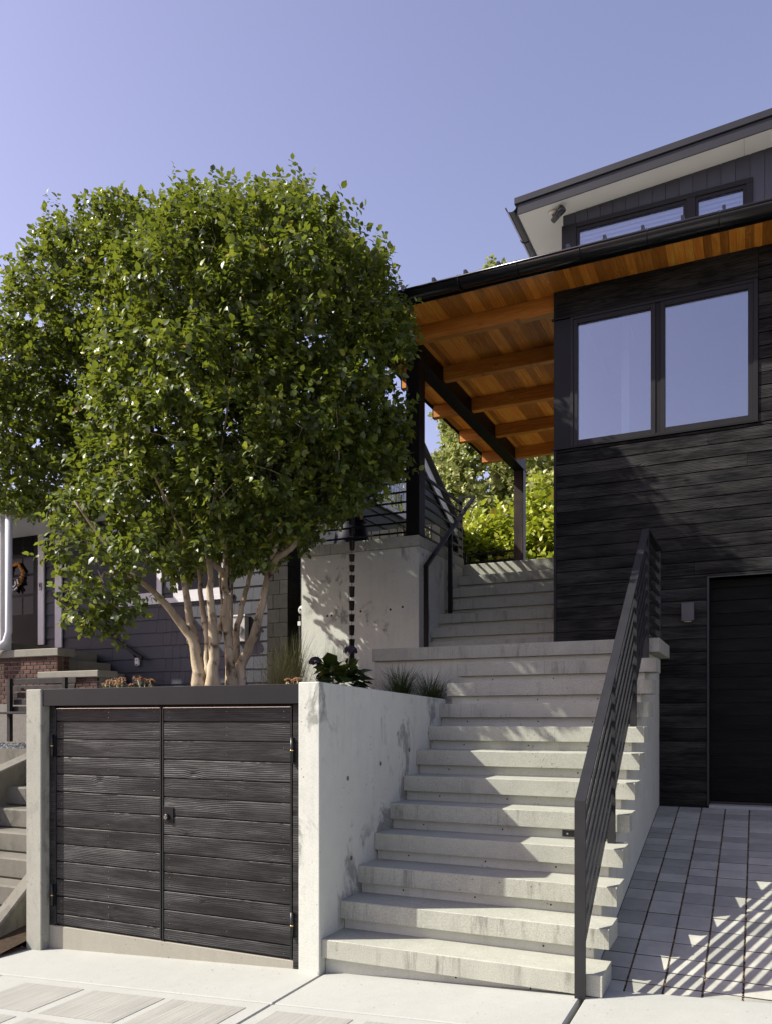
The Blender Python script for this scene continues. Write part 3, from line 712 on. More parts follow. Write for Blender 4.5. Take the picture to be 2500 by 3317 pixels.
# small wall box on the far side of the house corner
eb = thing('wall_box', 'dark box fixed to the house side behind the corner', 'box', (0.56, 4.9, 3.6))
box('case', (0.505, 0.5935, 4.86, 5.05, 3.95, 4.22), 'black_panel', eb, 0.003)
prism('spout', [(0.515, 3.83), (0.5935, 3.76), (0.5935, 3.949), (0.505, 3.949)], 1, 4.87, 5.04, 'black_steel', eb)
lt = thing('wall_lamp', 'small grey box downlight beside the garage opening', 'lamp', (1.84, 3.55, 2.42))
box('housing', (1.79, 1.897, HY - 0.12, HY - 0.018, 2.437, 2.604), 'lamp_grey', lt, 0.003)
v, f = lathe(1.8435, HY - 0.069, [(0.034, 2.4365), (0.034, 2.431)], 20); obj('lens', v, f, 'lens', lt)

# ------------------------------------------------------------------ upper storey set back behind the entry roof
UY = 4.30
uh = thing('upper_storey', 'set back upper storey with upright blue grey boards and pale soffit', 'house', (2.4, 4.6, 6.0))
zsf = lambda x: 6.905 + 0.0668 * (x - 0.1)             # underside of the tilted roof
UX0, UX1 = 0.53, 4.6
UW0, UW1, UWT = 0.55, 2.352, 6.80
x = UX0
while x < UX1:
    b = min(x + 0.1305, UX1); z0 = UWT + 0.02 if b < UW1 + 0.03 else 5.9
    o = obj('upright_board', [(x + .002, UY - .012, z0), (b - .002, UY - .012, z0), (b - .002, UY + .004, z0), (x + .002, UY + .004, z0),
        (x + .002, UY - .012, zsf(x) + .01), (b - .002, UY - .012, zsf(b) + .01), (b - .002, UY + .004, zsf(b) + .01), (x + .002, UY + .004, zsf(x) + .01)], BF, 'fiber', uh)
    x = b
prism('wall', [(UX0, UWT), (UX1, UWT), (UX1, zsf(UX1)), (UX0, zsf(UX0))], 1, UY + 0.0045, UY + 0.12, 'black_panel', uh)
box('wall', (UW1 + 0.03, UX1, UY + 0.0045, UY + 0.12, 5.9, UWT - 0.0005), 'black_panel', uh)
box('side_wall', (UX0, UX0 + 0.12, UY + 0.1205, 8.0, 5.9, 6.9), 'fiber', uh)
for a, b, z0, z1 in ((UX0 - 0.01, UW0 + 0.125, 6.0, UWT + 0.018), (UW0 + 0.1255, UW1 + 0.03, UWT - 0.03, UWT + 0.018), (UW1 - 0.03, UW1 + 0.03, 6.0, UWT - 0.0305), (1.772, 1.86, 6.0, UWT - 0.0305)):
    box('window_casing', (a, b, UY - 0.03, UY + 0.05, z0, z1), 'frame', uh, 0.003)
for a, b in ((UW0 + 0.1258, 1.7718), (1.8602, UW1 - 0.0302)):
    for q in ((a, a + 0.028, 6.0, UWT - 0.031), (b - 0.028, b, 6.0, UWT - 0.031), (a + 0.0283, b - 0.0283, UWT - 0.066, UWT - 0.031)):
        box('sash', (q[0], q[1], UY - 0.015, UY + 0.03, q[2], q[3]), 'frame', uh)
    box('pane', (a + .0285, b - .0285, UY + 0.006, UY + 0.012, 6.0, UWT - 0.0665), 'glass_up', uh)
    for n in range(16):
        z = 6.72 - 0.048 * n
        box('blind_slat', (a + .03, b - .03, UY + 0.05, UY + 0.085, z, z + 0.022), 'blind', uh, rot=(0.5, 0, 0))
obj('room', boxverts(0.66, 4.5, 4.43, 7.5, 5.95, 6.78), [BF[0], BF[1], BF[3], BF[4], BF[5]], 'room', uh)
ur = thing('upper_roof', 'tilted dark metal roof edge over the upper storey', 'roof', (2.3, 6, 7.0))
zs2 = lambda x, d=0.0: zsf(x) + d
FX0, FX1 = 0.11, 4.9; FY = 4.02
prism('soffit_panel', [(FX0, zs2(FX0)), (2.306, zs2(2.306)), (2.306, zs2(2.306) + .012), (FX0, zs2(FX0) + .012)], 1, FY, 8.2, 'soffit_white', ur)
prism('soffit_panel', [(2.309, zs2(2.309)), (FX1, zs2(FX1)), (FX1, zs2(FX1) + .012), (2.309, zs2(2.309) + .012)], 1, FY, 8.2, 'soffit_white', ur)
prism('fascia', [(FX0, zs2(FX0, -0.005)), (FX1, zs2(FX1, -0.005)), (FX1, zs2(FX1, .098)), (FX0, zs2(FX0, .098))], 1, FY - 0.014, FY - 0.0005, 'fascia', ur)
prism('side_fascia', [(FY, 6.90), (8.2, 6.90), (8.2, 7.0), (FY, 7.0)], 0, FX0 - 0.014, FX0 - 0.0005, 'fascia', ur)
prism('roof_edge', [(0.078, zs2(0.078, .106)), (FX1, zs2(FX1, .106)), (FX1, zs2(FX1, .172)), (0.078, zs2(0.078, .172))], 1, FY - 0.032, 8.3, 'fascia', ur, 0.002)
prism('roof_core', [(FX0, zs2(FX0, .0125)), (FX1, zs2(FX1, .0125)), (FX1, zs2(FX1, .1055)), (FX0, zs2(FX0, .1055))], 1, FY + 0.001, 8.2, 'roof_metal', ur)
ug = thing('upper_gutter', 'short black gutter running back along the upper roof end', 'gutter', (0.04, 5, 6.95))
pr_ = [(0.042 - 0.062 * math.cos(math.pi * i / 12), 7.0 - 0.062 * math.sin(math.pi * i / 12)) for i in range(13)]
pr_ += [(0.042 - 0.056 * math.cos(math.pi * i / 12), 7.0 - 0.056 * math.sin(math.pi * i / 12)) for i in range(12, -1, -1)]
prism('trough', pr_, 1, 4.0, 8.2, 'gutter', ug)
tube('rim', [(-0.02, 4.0, 7.0), (-0.02, 8.2, 7.0)], 0.008, 'gutter', ug, 6)
for y in (4.6, 5.3, 6.0): tube('strap', [(0.042 - 0.066 * math.cos(math.pi * i / 10), y, 7.0 - 0.066 * math.sin(math.pi * i / 10)) for i in range(11)], 0.006, 'gutter', ug, 5)
sc_ = thing('security_camera', 'small pale camera with black hood under the upper soffit', 'camera', (0.47, 4.15, 6.9))
v, f = lathe(0.45, 4.16, [(0.046, 6.9285), (0.046, 6.905), (0.036, 6.895)], 20); obj('base', v, f, 'soffit_white', sc_, True)
tube('arm', [(0.45, 4.16, 6.90), (0.47, 4.15, 6.86)], 0.012, 'lamp_grey', sc_)
tube('body', [(0.45, 4.17, 6.835), (0.51, 4.13, 6.862)], [0.03, 0.033], 'lamp_grey', sc_, 14)
tube('hood', [(0.511, 4.1295, 6.8625), (0.575, 4.085, 6.892)], [0.036, 0.043], 'gutter', sc_, 14)

# ------------------------------------------------------------------ the neighbour's house
NY = 4.48
nb = thing('neighbour_house', 'slate blue shingled neighbouring house with white trim behind the tree', 'house', (-6, 4.6, 1.5))
def shingle(x0, x1, z0, z1, y, name='shingle'):
    """a lapped piece: its lower edge stands proud"""
    h = z1 - z0
    V = [(x0, y - 0.020, z0), (x1, y - 0.020, z0), (x1, y + 0.002, z0), (x0, y + 0.002, z0), (x0, y - 0.004, z1 + 0.01), (x1, y - 0.004, z1 + 0.01), (x1, y + 0.002, z1 + 0.01), (x0, y + 0.002, z1 + 0.01)]
    return obj(name, V, BF, 'shingle', nb)
box('wall', (-9.6, -3.30, NY + 0.0025, NY + 0.25, 1.2, 4.75), 'shingle', nb)
cz = 1.838
row = 0
while cz < 4.7:
    x = -3.302
    while x > -9.5:
        w = random.uniform(0.09, 0.17) if (x > -5.0 and cz < 3.2) else random.uniform(0.8, 1.7)
        a = max(x - w, -9.5)
        shingle(a + 0.0015, x - 0.0015, cz + random.uniform(-.003, .003), cz + 0.1805, NY); x = a
    cz += 0.1805; row += 1
sill = box('sill_band', (-6.0, -3.86, NY - 0.045, NY - 0.0205, 3.135, 3.205), 'white_trim', nb, 0.003)
for a, b in ((-5.95, -5.05), (-4.85, -3.95)):
    w = box('window_frame', (a, b, NY - 0.04, NY - 0.021, 3.2055, 4.35), 'white_trim', nb, 0.003)
    box('pane', (a + 0.09, b - 0.09, NY - 0.044, NY - 0.0405, 3.30, 3.76), 'pane_dark', w)
    box('pane', (a + 0.09, b - 0.09, NY - 0.044, NY - 0.0405, 3.82, 4.26), 'pane_dark', w)
box('corner_board', (-7.066, -6.928, NY - 0.045, NY - 0.0205, 2.60, 4.55), 'white_trim', nb, 0.003)
box('door_casing', (-7.41, -7.287, NY - 0.05, NY - 0.0205, 2.655, 4.55), 'white_trim', nb, 0.003)
ed = box('entry_door', (-8.32, -7.412, NY - 0.035, NY - 0.0205, 2.655, 4.5), 'door_dark', nb, 0.003)
for i in range(4):
    for j in range(3):
        box('door_pane', (-8.21 + .245 * j, -8.00 + .245 * j, NY - 0.038, NY - 0.0353, 3.13 + 0.31 * i, 3.40 + 0.31 * i), 'pane_dark', ed)
# gable of the main house behind
pg = [(6.2, 3.2), (12.2, 3.2), (12.2, 4.62), (8.45, 6.60), (6.2, 5.30)]
prism('gable_wall', pg, 0, -9.4, -3.2, 'shingle', nb)
for i in range(17):
    z = 3.30 + 0.2 * i
    y1 = 12.2 if z < 4.62 else 12.2 - (z - 4.62) * (3.75 / 1.98)
    y0 = 6.2 if z < 5.3 else 6.2 + (z - 5.3) * (2.25 / 1.3)
    if y1 - y0 < 0.3: break
    V = [(-3.199, y0, z), (-3.172, y0, z), (-3.172, y1, z), (-3.199, y1, z), (-3.199, y0, z + .2), (-3.192, y0, z + .2), (-3.192, y1, z + .2), (-3.199, y1, z + .2)]
    obj('lap_siding', V, BF, 'shingle', nb)
for (p, q) in (((-3.13, 5.9, 5.19), (-3.13, 8.48, 6.68)), ((-3.13, 8.48, 6.68), (-3.13, 12.6, 4.50))):
    bar('rake_board', p, q, 0.03, 0.17, 'white_trim', nb, (1, 0, 0))
    pv, qv = Vector(p), Vector(q)
    n = Vector((0, -(qv - pv).z, (qv - pv).y)).normalized() * 0.12
    V = [(-9.6, *(pv + n)[1:]), (-3.02, *(pv + n)[1:]), (-3.02, *(qv + n)[1:]), (-9.6, *(qv + n)[1:])]
    V += [(a, b, c + 0.03) for a, b, c in V]
    obj('roof_slope', V, BF, 'asphalt_roof', nb)
sw = box('side_window', (-3.171, -3.13, 7.15, 8.48, 5.02, 6.02), 'white_trim', nb, 0.004)
for a, b in ((7.25, 7.78), (7.86, 8.38)):
    box('pane', (-3.129, -3.124, a, b, 5.10, 5.92), 'glass', sw)
    for n in range(4): box('muntin', (-3.1235, -3.12, a + .1 + n * .11, a + .125 + n * .11, 5.10, 5.92), 'white_trim', sw)
    box('muntin', (-3.1235, -3.119, a, b, 5.48, 5.51), 'white_trim', sw)
box('eave', (-6.249, -3.15, NY - 0.34, NY - 0.021, 4.40, 4.62), 'white_trim', nb)
box('porch_roof', (-9.6, -6.25, 3.28, NY - 0.021, 4.32, 4.6), 'white_trim', nb)
box('porch_column', (-7.15, -6.95, 3.40, 3.58, 2.475, 4.319), 'white_trim', nb, 0.004)
ds = tube('downspout', [(-6.755, 3.37, 4.30), (-6.755, 3.37, 2.72), (-6.775, 3.34, 2.58), (-6.86, 3.30, 2.51), (-7.0, 3.28, 2.44), (-7.05, 3.28, 2.3)], 0.046, 'white_trim', nb, 12)
box('porch_floor', (-9.6, -7.0, 3.63, NY - 0.06, 2.3, 2.6), 'conc_old', nb)
box('balustrade_rail', (-9.5, -7.16, 3.44, 3.52, 3.17, 3.23), 'white_trim', nb)
box('balustrade_rail', (-9.5, -7.16, 3.44, 3.52, 2.56, 2.61), 'white_trim', nb)
for n in range(10): box('baluster', (-7.28 - .13 * n, -7.24 - .13 * n, 3.46, 3.50, 2.6105, 3.1695), 'white_trim', nb)

# chimney of dark blocks
ch = thing('chimney', 'dark block chimney at the corner of the neighbouring house', 'chimney', (-3.15, 4.6, 1.5))
for n in range(16):
    z = 1.5 + 0.181 * n; s = 0.0 if n % 2 else 0.1
    for a, b in ((-3.296, -3.10 - s), (-3.0995 - s, -2.98)):
        box('block', (a + .001, b - .001, 4.40 + random.uniform(-.004, .004), 4.72, z + .002, z + .179), 'block', ch, 0.004)
# brick stair wall with cast caps
bwl = thing('brick_stair_wall', 'stepped red brick stair wall with pale cast caps', 'wall', (-6.0, 3.4, 1.3))
box('core', (-7.7, -5.91, 3.412, 3.62, 1.2, 2.365), 'mortar', bwl)
box('core', (-5.86, -4.955, 3.162, 3.40, 1.2, 2.055), 'mortar', bwl)
def bricks(x0, x1, z0, z1, y):
    z = z1; r = 0
    while z > z0:
        x = x1 + (0.0 if r % 2 else 0.055)
        while x > x0:
            a = max(x - 0.122, x0); b = min(x, x1)
            if b - a > 0.02: box('brick', (round(a + .005, 4), round(b - .005, 4), y - 0.006 + random.uniform(0, .004), y + 0.03, round(z - 0.046, 4), round(z, 4)), 'brick', bwl, 0.003)
            x -= 0.122
        z -= 0.056; r += 1
bricks(-7.25, -5.90, 1.75, 2.36, 3.408); bricks(-5.86, -4.95, 1.75, 2.05, 3.158)
for y in (3.44, 3.55):                                  # the short end faces
    z = 2.36
    while z > 1.75: box('brick', (-5.915, -5.895, y - .03, y + .05, z - .046, z), 'brick', bwl, .003); z -= 0.056
box('cap', (-7.75, -5.84, 3.36, 3.66, 2.366, 2.468), 'cap_stone', bwl, 0.008)
box('cap', (-5.93, -4.90, 3.11, 3.45, 2.056, 2.14), 'cap_stone', bwl, 0.008)
ns = thing('porch_steps', 'grey cast steps descending right beside the slate blue wall', 'steps', (-6, 4.0, 1.6))
for x1, z in ((-6.22, 2.485), (-5.96, 2.33), (-5.70, 2.175), (-5.46, 2.02), (-5.2, 1.87)):
    box('step', (-7.0, x1, 3.6205, 4.43, z - 0.154, z), 'cap_stone', ns, 0.006)
nh = thing('porch_handrail', 'thin black handrail sloping down along the slate blue wall', 'handrail', (-6.2, 4.38, 2.6))
bar('rail', (-7.07, 4.38, 3.39), (-5.34, 4.38, 2.38), 0.03, 0.045, 'black_steel', nh)
for x, z in ((-6.9, 3.25), (-5.5, 2.44)): bar('wall_bracket', (x, 4.38, z), (x, 4.47, z - 0.05), 0.02, 0.02, 'black_steel', nh, (1, 0, 0))
bn = thing('garden_bench', 'dark slatted bench standing before the brick stair wall', 'bench', (-5.7, 2.9, 1.25))
for n in range(5): box('back_slat', (-6.25, -5.18, 2.95 + .02 * n, 2.975 + .02 * n, 1.63 + .088 * n, 1.70 + .088 * n), 'fence_dark', bn, .003)
for n in range(4): box('seat_slat', (-6.25, -5.18, 2.52 + .1 * n, 2.60 + .1 * n, 1.60, 1.625), 'fence_dark', bn, .003)
for x in (-6.2, -5.25):
    box('leg', (x - .025, x + .025, 2.53, 2.58, 1.25, 1.5995), 'fence_dark', bn); box('leg', (x - .025, x + .025, 2.9, 2.949, 1.25, 2.05), 'fence_dark', bn)
# wreath on the entry door
wr = thing('door_wreath', 'orange gourd wreath with striped bow on the dark door', 'wreath', (-7.86, 4.42, 3.75))
for n in range(22):
    a = 6.283 * n / 22; rr = 0.155 + random.uniform(-.015, .015)
    v, f = lathe(0, 0, [(0.004, -0.03), (0.027, -0.016), (0.03, 0.004), (0.018, 0.022), (0.004, 0.03)], 8)
    cx_, cz_ = -7.86 + rr * math.cos(a), 3.74 + rr * 1.1 * math.sin(a)
    obj('gourd', [(cx_ + q[0], 4.405 + q[1] * .8, cz_ + q[2]) for q in v], f, 'orange', wr, True)
for s, d in ((-1, .3), (1, .3), (-.5, -.9), (.5, -.9)):
    for n in range(5):
        t0 = n / 5; m = 'stripe_w' if n % 2 else 'door_dark'
        p = Vector((-7.86 + s * .13 * t0, 4.375, 3.60 + d * .12 * t0)); q = Vector((-7.86 + s * .13 * (t0 + .2), 4.373, 3.60 + d * .12 * (t0 + .2)))
        bar('ribbon', p, q, 0.006, 0.05 + 0.05 * t0, m, wr, (0, 1, 0))
db = thing('doorbell', 'small grey doorbell on the white door casing', 'doorbell', (-7.345, 4.42, 3.53)); box('case', (-7.368, -7.325, 4.412, 4.4295, 3.475, 3.59), 'plastic_grey', db, .004); box('button', (-7.358, -7.335, 4.409, 4.4117, 3.52, 3.575), 'pane_dark', db)
lb = thing('key_box', 'small white key box on the slate blue wall', 'key box', (-5.48, 4.44, 2.3)); box('case', (-5.515, -5.445, 4.42, 4.459, 2.29, 2.40), 'plastic_white', lb, .006); box('slot', (-5.497, -5.463, 4.417, 4.4197, 2.30, 2.312), 'pane_dark', lb); box('dial', (-5.495, -5.465, 4.415, 4.4197, 2.35, 2.38), 'plastic_grey', lb, .003)
em = thing('electric_meter', 'grey electric meter box on the sunlit shingles behind the trunk', 'meter', (-3.70, 4.4, 2.6))
box('case', (-3.80, -3.615, 4.37, 4.459, 2.55, 2.88), 'plastic_grey', em, .006); box('lid', (-3.81, -3.605, 4.355, 4.462, 2.8805, 2.90), 'plastic_white', em)
v, f = lathe(0, 0, [(0.06, 0), (0.06, 0.03), (0.045, 0.045)], 20); obj('dial', [(-3.70 + a, 4.3695 - c, 2.70 + b) for a, b, c in v], f, 'plastic_white', em, True)
gm = thing('gas_meter', 'round off white meter at the left edge of the retaining wall', 'meter', (-2.55, 3.95, 2.75))
v, f = lathe(0, 0, [(0.05, 0), (0.055, 0.01), (0.055, 0.06), (0.043, 0.072)], 20); obj('drum', [(-2.515 + a, 4.035 - c, 2.845 + b) for a, b, c in v], f, 'plastic_grey', gm, True)
box('counter', (-2.545, -2.525, 3.960, 3.9625, 2.84, 2.86), 'pane_dark', gm); tube('pipe', [(-2.57, 4.02, 1.7), (-2.57, 4.02, 2.78)], 0.016, 'block', gm); box('seal_label', (-2.575, -2.535, 3.97, 3.975, 2.66, 2.71), 'plastic_white', gm)

# fence and barrel on the terrace behind the retaining wall
fn = thing('terrace_fence', 'dark upright board fence behind the terrace guard', 'fence', (-2.2, 5.6, 3.4))
for n in range(11): box('board', (-2.75 + .125 * n, -2.635 + .125 * n, 5.60, 5.625, 3.3, 4.12 + random.uniform(-.01, .01)), 'fence_dark', fn, .002)
br_ = thing('blue_barrel', 'deep blue glazed barrel behind the terrace guard', 'barrel', (-2.2, 4.7, 3.46))
v, f = lathe(-2.25, 4.75, [(0.16, 3.461), (0.21, 3.55), (0.23, 3.75), (0.2, 3.95), (0.17, 4.0), (0.18, 4.03)], 24); obj('body', v, f, 'barrel', br_, True)
v, f = lathe(-2.25, 4.75, [(0.185, 4.0305), (0.185, 4.05)], 24); obj('lid', v, f, 'barrel', br_)

# neighbour's front yard: steps, curbs, gravel and chips
fs = thing('front_steps', 'weathered concrete steps at the far left beyond the pillar', 'steps', (-3.6, 0.5, -0.1))
for n in range(7):
    y = 0.27 + 0.2 * n - 0.22; z = 0.025 + 0.175 * n
    box('step', (-4.9, -2.905, y, 2.2, z - 0.17 if n else -0.5, z), 'conc_old', fs, 0.014)
prism('curb', [(-0.30, -0.45), (0.95, -0.45), (0.95, 0.90), (0.45, 0.42), (-0.02, 0.0), (-0.30, -0.22)], 0, -2.90, -2.76, 'conc_old', fs, 0.012)
prism('curb', [(0.2, -0.2), (2.2, -0.2), (2.2, 1.28), (1.5, 1.22), (0.9, 1.02), (0.2, 0.55)], 0, -4.2, -4.0, 'conc_old', fs, 0.012)
gv = obj('gravel_bed', [(x, y, 1.2) for y in (1.55, 4.45) for x in (-9.5, -2.505)], [(0, 1, 3, 2)], 'gravel'); gv['kind'] = 'structure'
st = []
for _ in range(3500):
    y = random.uniform(1.58, 3.6); x = random.uniform(-5.6 - (y - 1.6), -2.9); r = random.uniform(0.008, 0.02)
    o_ = [(x + r * random.uniform(-1, 1), y + r * random.uniform(-1, 1), 1.2 + r * random.uniform(0.2, 1.5)) for _ in range(5)]
    st.append((o_, [(0, 1, 2), (0, 2, 3), (0, 3, 4), (1, 2, 4), (1, 3, 4)]))
tag(obj('gravel', *merge(st), 'gravel', loc=(-4, 2.5, 1.2)), 'blue grey gravel in the yard left of the pillar', 'gravel', kind='stuff')
box('gravel_edge', (-5.8, -2.905, 1.50, 1.545, 0.9, 1.235), 'conc_old', fs)
st = []
for _ in range(1500):
    x = random.uniform(-2.98, -2.51); y = random.uniform(-0.5, 0.9); z = -0.19 + max(0, y) * 0.28 + random.uniform(0, .03); a = random.uniform(0, 3.14)
    l = random.uniform(0.012, 0.04); w = l * 0.22; dx, dy = math.cos(a), math.sin(a); tz = random.uniform(-.012, .012)
    st.append(([(x - dx * l - dy * w, y - dy * l + dx * w, z), (x + dx * l - dy * w, y + dy * l + dx * w, z + tz), (x + dx * l + dy * w, y + dy * l - dx * w, z + tz + .004), (x - dx * l + dy * w, y - dy * l - dx * w, z + .004)], [(0, 1, 2, 3)]))
tag(obj('wood_chips', *merge(st), 'chips', loc=(-2.75, 0.2, -0.1)), 'brown wood chip mulch between pillar and neighbouring steps', 'mulch', kind='stuff')
mb_ = obj('mulch_bed', [(-3.0, -0.6, -0.21), (-2.5, -0.6, -0.21), (-2.5, 1.2, 0.10), (-3.0, 1.2, 0.10)], [(0, 1, 2, 3)], 'soil'); mb_['kind'] = 'structure'

# ------------------------------------------------------------------ foliage
LEAF_V = np.array([(0, 0, 0), (-.29, .22, .05), (0, .24, 0), (.29, .22, .05), (-.33, .56, .045), (0, .58, -.02), (.33, .56, .045), (0, 1.0, -.12)])
LEAF_F = [(0, 2, 1), (0, 3, 2), (1, 2, 5, 4), (2, 3, 6, 5), (4, 5, 7), (5, 6, 7)]
def frames(d, nrm):
    """columns: side, along, up for each leaf"""
    d = d / np.linalg.norm(d, axis=1, keepdims=True)
    s = np.cross(d, nrm); s /= np.linalg.norm(s, axis=1, keepdims=True) + 1e-9
    u = np.cross(s, d); return s, d, u
def leafmesh(name, P, D, N, L, mat, parent, tint, label=None, loc=None, width=1.0):
    s, d, u = frames(D, N); n = len(P)
    T = LEAF_V * np.array([width, 1, 1])
    V = P[:, None, :] + L[:, None, None] * (T[None, :, 0, None] * s[:, None, :] + T[None, :, 1, None] * d[:, None, :] + T[None, :, 2, None] * u[:, None, :])
    c = np.array(loc if loc is not None else P.mean(0))
    V = (V - c).reshape(-1, 3)
    nv = len(LEAF_V)
    lt = np.array([len(f) for f in LEAF_F]); flat = np.array([i for f in LEAF_F for i in f])
    loops = (flat[None, :] + (np.arange(n) * nv)[:, None]).ravel()
    tot = np.tile(lt, n); start = np.concatenate([[0], np.cumsum(tot)[:-1]])
    me = bpy.data.meshes.new(name); me.vertices.add(len(V)); me.vertices.foreach_set('co', V.ravel())
    me.loops.add(len(loops)); me.loops.foreach_set('vertex_index', loops.astype(np.int32))
    me.polygons.add(len(tot)); me.polygons.foreach_set('loop_start', start.astype(np.int32)); me.polygons.foreach_set('loop_total', tot.astype(np.int32))
    me.polygons.foreach_set('use_smooth', np.ones(len(tot), bool))
    at = me.attributes.new('tint', 'FLOAT', 'FACE'); at.data.foreach_set('value', np.repeat(tint, len(LEAF_F)).astype(np.float32))
    me.update(); me.validate(); me.materials.append(mat)
    return _link(bpy.data.objects.new(name, me), parent, c)
def unit(n):
    v = RNG.normal(size=(n, 3)); return v / np.linalg.norm(v, axis=1, keepdims=True)
def shoots(lobes, count, inner=0.72, keep=0.62):
    """points near the skin of a union of ellipsoids (centre, radii) and the outward direction there"""
    C = np.array([l[0] for l in lobes]); Rr = np.array([l[1] for l in lobes])
    a = Rr[:, 0] * Rr[:, 1] + Rr[:, 1] * Rr[:, 2] + Rr[:, 0] * Rr[:, 2]
    idx = RNG.choice(len(lobes), size=count * 4, p=a / a.sum())
    v = unit(len(idx)); r = inner + (1.04 - inner) * RNG.random(len(idx)) ** 0.7
    P = C[idx] + v * Rr[idx] * r[:, None]
    ok = np.ones(len(P), bool)
    for c, q in zip(C, Rr):
        ok &= ((((P - c) / q) ** 2).sum(1) > keep ** 2) 
    P, v = P[ok][:count], (v / Rr[idx])[ok][:count]
    return P, v / np.linalg.norm(v, axis=1, keepdims=True)
RV = np.array([math.cos(TH), math.sin(TH), 0]); FV = np.array([-math.sin(TH), math.cos(TH), 0])   # across and along the view
def whorls(P, O, per, lmin, lmax, up=0.55, droop=0.35, spread=1.0, stem=0.10):
    n = len(P); SP = []; SD = []; SN = []; SL_ = []; ST = []
    ax = O + np.array([0, 0, up]) + 0.35 * RNG.normal(size=(n, 3)); ax /= np.linalg.norm(ax, axis=1, keepdims=True)
    ref = unit(n); e1 = np.cross(ax, ref); e1 /= np.linalg.norm(e1, axis=1, keepdims=True); e2 = np.cross(ax, e1)
    base = RNG.random(n); ph = RNG.random(n) * 6.28
    for k in range(per):
        a = ph + 2.4 * k; t = k / max(per - 1, 1)
        rad = e1 * np.cos(a)[:, None] + e2 * np.sin(a)[:, None]
        D = rad * spread * (1.0 - 0.45 * t) + ax * (0.25 + 0.4 * t) + np.array([0, 0, -droop]) * (1 - t) + 0.22 * RNG.normal(size=(n, 3))
        Nn = ax * 0.8 + rad * 0.25 + np.array([0, 0, 0.55]) + 0.3 * RNG.normal(size=(n, 3))
        L = lmin + (lmax - lmin) * RNG.random(n)
        SP.append(P + ax * (stem * (t - 0.6))[..., None] if np.ndim(t) else P + ax * (stem * (t - 0.6))); SD.append(D); SN.append(Nn); SL_.append(L)
        ST.append(np.clip(0.38 * base + 0.35 * t + 0.3 * RNG.random(n), 0, 1))
    return [np.concatenate(q) for q in (SP, SD, SN, SL_, ST)]

CAM_COLS = [(0.0, (0.013, 0.025, 0.005)), (0.40, (0.040, 0.068, 0.010)), (0.72, (0.110, 0.150, 0.017)), (0.95, (0.26, 0.28, 0.03)), (1.0, (0.32, 0.22, 0.03))]
MT['leaf'] = leafy('glossy evergreen leaf', CAM_COLS)
MT['leaf_one'] = leafy('glossy evergreen single leaf', CAM_COLS, attr='rand')

# the multi-stemmed tree in the planter
TO = np.array([-1.90, 1.50, 1.64]); TZ = 7.06; KPX = 1.5 * TZ / 2591.2
tr = thing('evergreen_tree', 'dense glossy multi-stemmed evergreen tree rising from the planter', 'tree', TO)
def tp(x, y, w=0.0):
    """a place in the tree: x, y across and up as seen from the street, w metres further back"""
    k = (TZ + w) / TZ
    d = TO - np.array(CAM); base = np.array(CAM) + FV * (d @ FV + w)
    return np.array([base[0], base[1], CAM[2]]) + RV * ((x - 833.3) * KPX * k) + np.array([0, 0, (1553.4 - y) * KPX * k])
stems = [([(432, 1495, -.1), (426, 1430, -.1), (414, 1375, -.1), (372, 1318, -.15), (330, 1278, -.2), (270, 1225, -.35), (215, 1160, -.5), (160, 1080, -.6)], 28, 5),
         ([(416, 1385, -.08), (408, 1330, 0), (398, 1260, .05), (385, 1180, .1), (350, 1060, .2), (310, 930, .3), (250, 800, .3)], 19, 4),
         ([(440, 1495, .15), (450, 1440, .15), (447, 1380, .2), (436, 1300, .25), (430, 1230, .3), (415, 1120, .4), (400, 960, .5), (380, 760, .5)], 20, 4),
         ([(458, 1495, -.15), (461, 1440, -.15), (463, 1385, -.15), (456, 1320, -.2), (453, 1250, -.2), (450, 1170, -.2), (470, 1020, -.3), (500, 820, -.3), (520, 640, -.2)], 27, 4),
         ([(463, 1390, -.1), (478, 1340, .1), (480, 1300, .2), (470, 1210, .4)], 13, 5),
         ([(500, 1495, 0), (496, 1420, 0), (490, 1340, 0), (486, 1270, 0), (484, 1235, 0), (490, 1160, .0), (510, 1040, .1), (560, 860, .1), (600, 640, .1)], 22, 5),
         ([(484, 1240, 0), (470, 1224, -.1), (440, 1210, -.2), (412, 1185, -.3), (380, 1120, -.4), (330, 1020, -.6)], 13, 4),
         ([(515, 1495, .1), (520, 1440, .1), (540, 1390, .1), (560, 1340, .1), (572, 1280, .1), (583, 1220, .1), (600, 1160, .1), (625, 1080, .1), (660, 940, .0), (700, 760, 0)], 25, 5),
         ([(578, 1240, .1), (600, 1205, .1), (640, 1175, .1), (690, 1130, .15), (735, 1070, .2), (790, 960, .2), (815, 820, .2)], 17, 4),
         ([(507, 1430, .15), (512, 1370, .2), (520, 1310, .2), (535, 1265, .25), (550, 1220, .3), (560, 1130, .4), (600, 960, .6), (640, 780, .7)], 16, 4),
         ([(500, 1440, .3), (498, 1360, .35), (500, 1280, .4), (497, 1180, .45), (470, 960, .7)], 10, 4),
         ([(300, 1250, -.3), (260, 1235, -.6), (225, 1240, -.9), (195, 1275, -1.05)], 9, 3)]
for pts, r0, r1 in stems:
    P3 = [tp(*q) for q in pts]
    # finer, slightly wandering path
    path = []; rad = []
    for i in range(len(P3) - 1):
        for t in (0, 0.33, 0.67):
            path.append(P3[i] * (1 - t) + P3[i + 1] * t + RNG.normal(size=3) * 0.006); u = (i + t) / (len(P3) - 1)
            rad.append((r0 + (r1 - r0) * min(1, u * 1.25)) * KPX * (1.3 if i == 0 and t < .5 else 1) * 0.52)
    path.append(P3[-1]); rad.append(r1 * KPX * .5)
    tube('stem', path, rad, 'bark', tr, 12, True, 0.05)
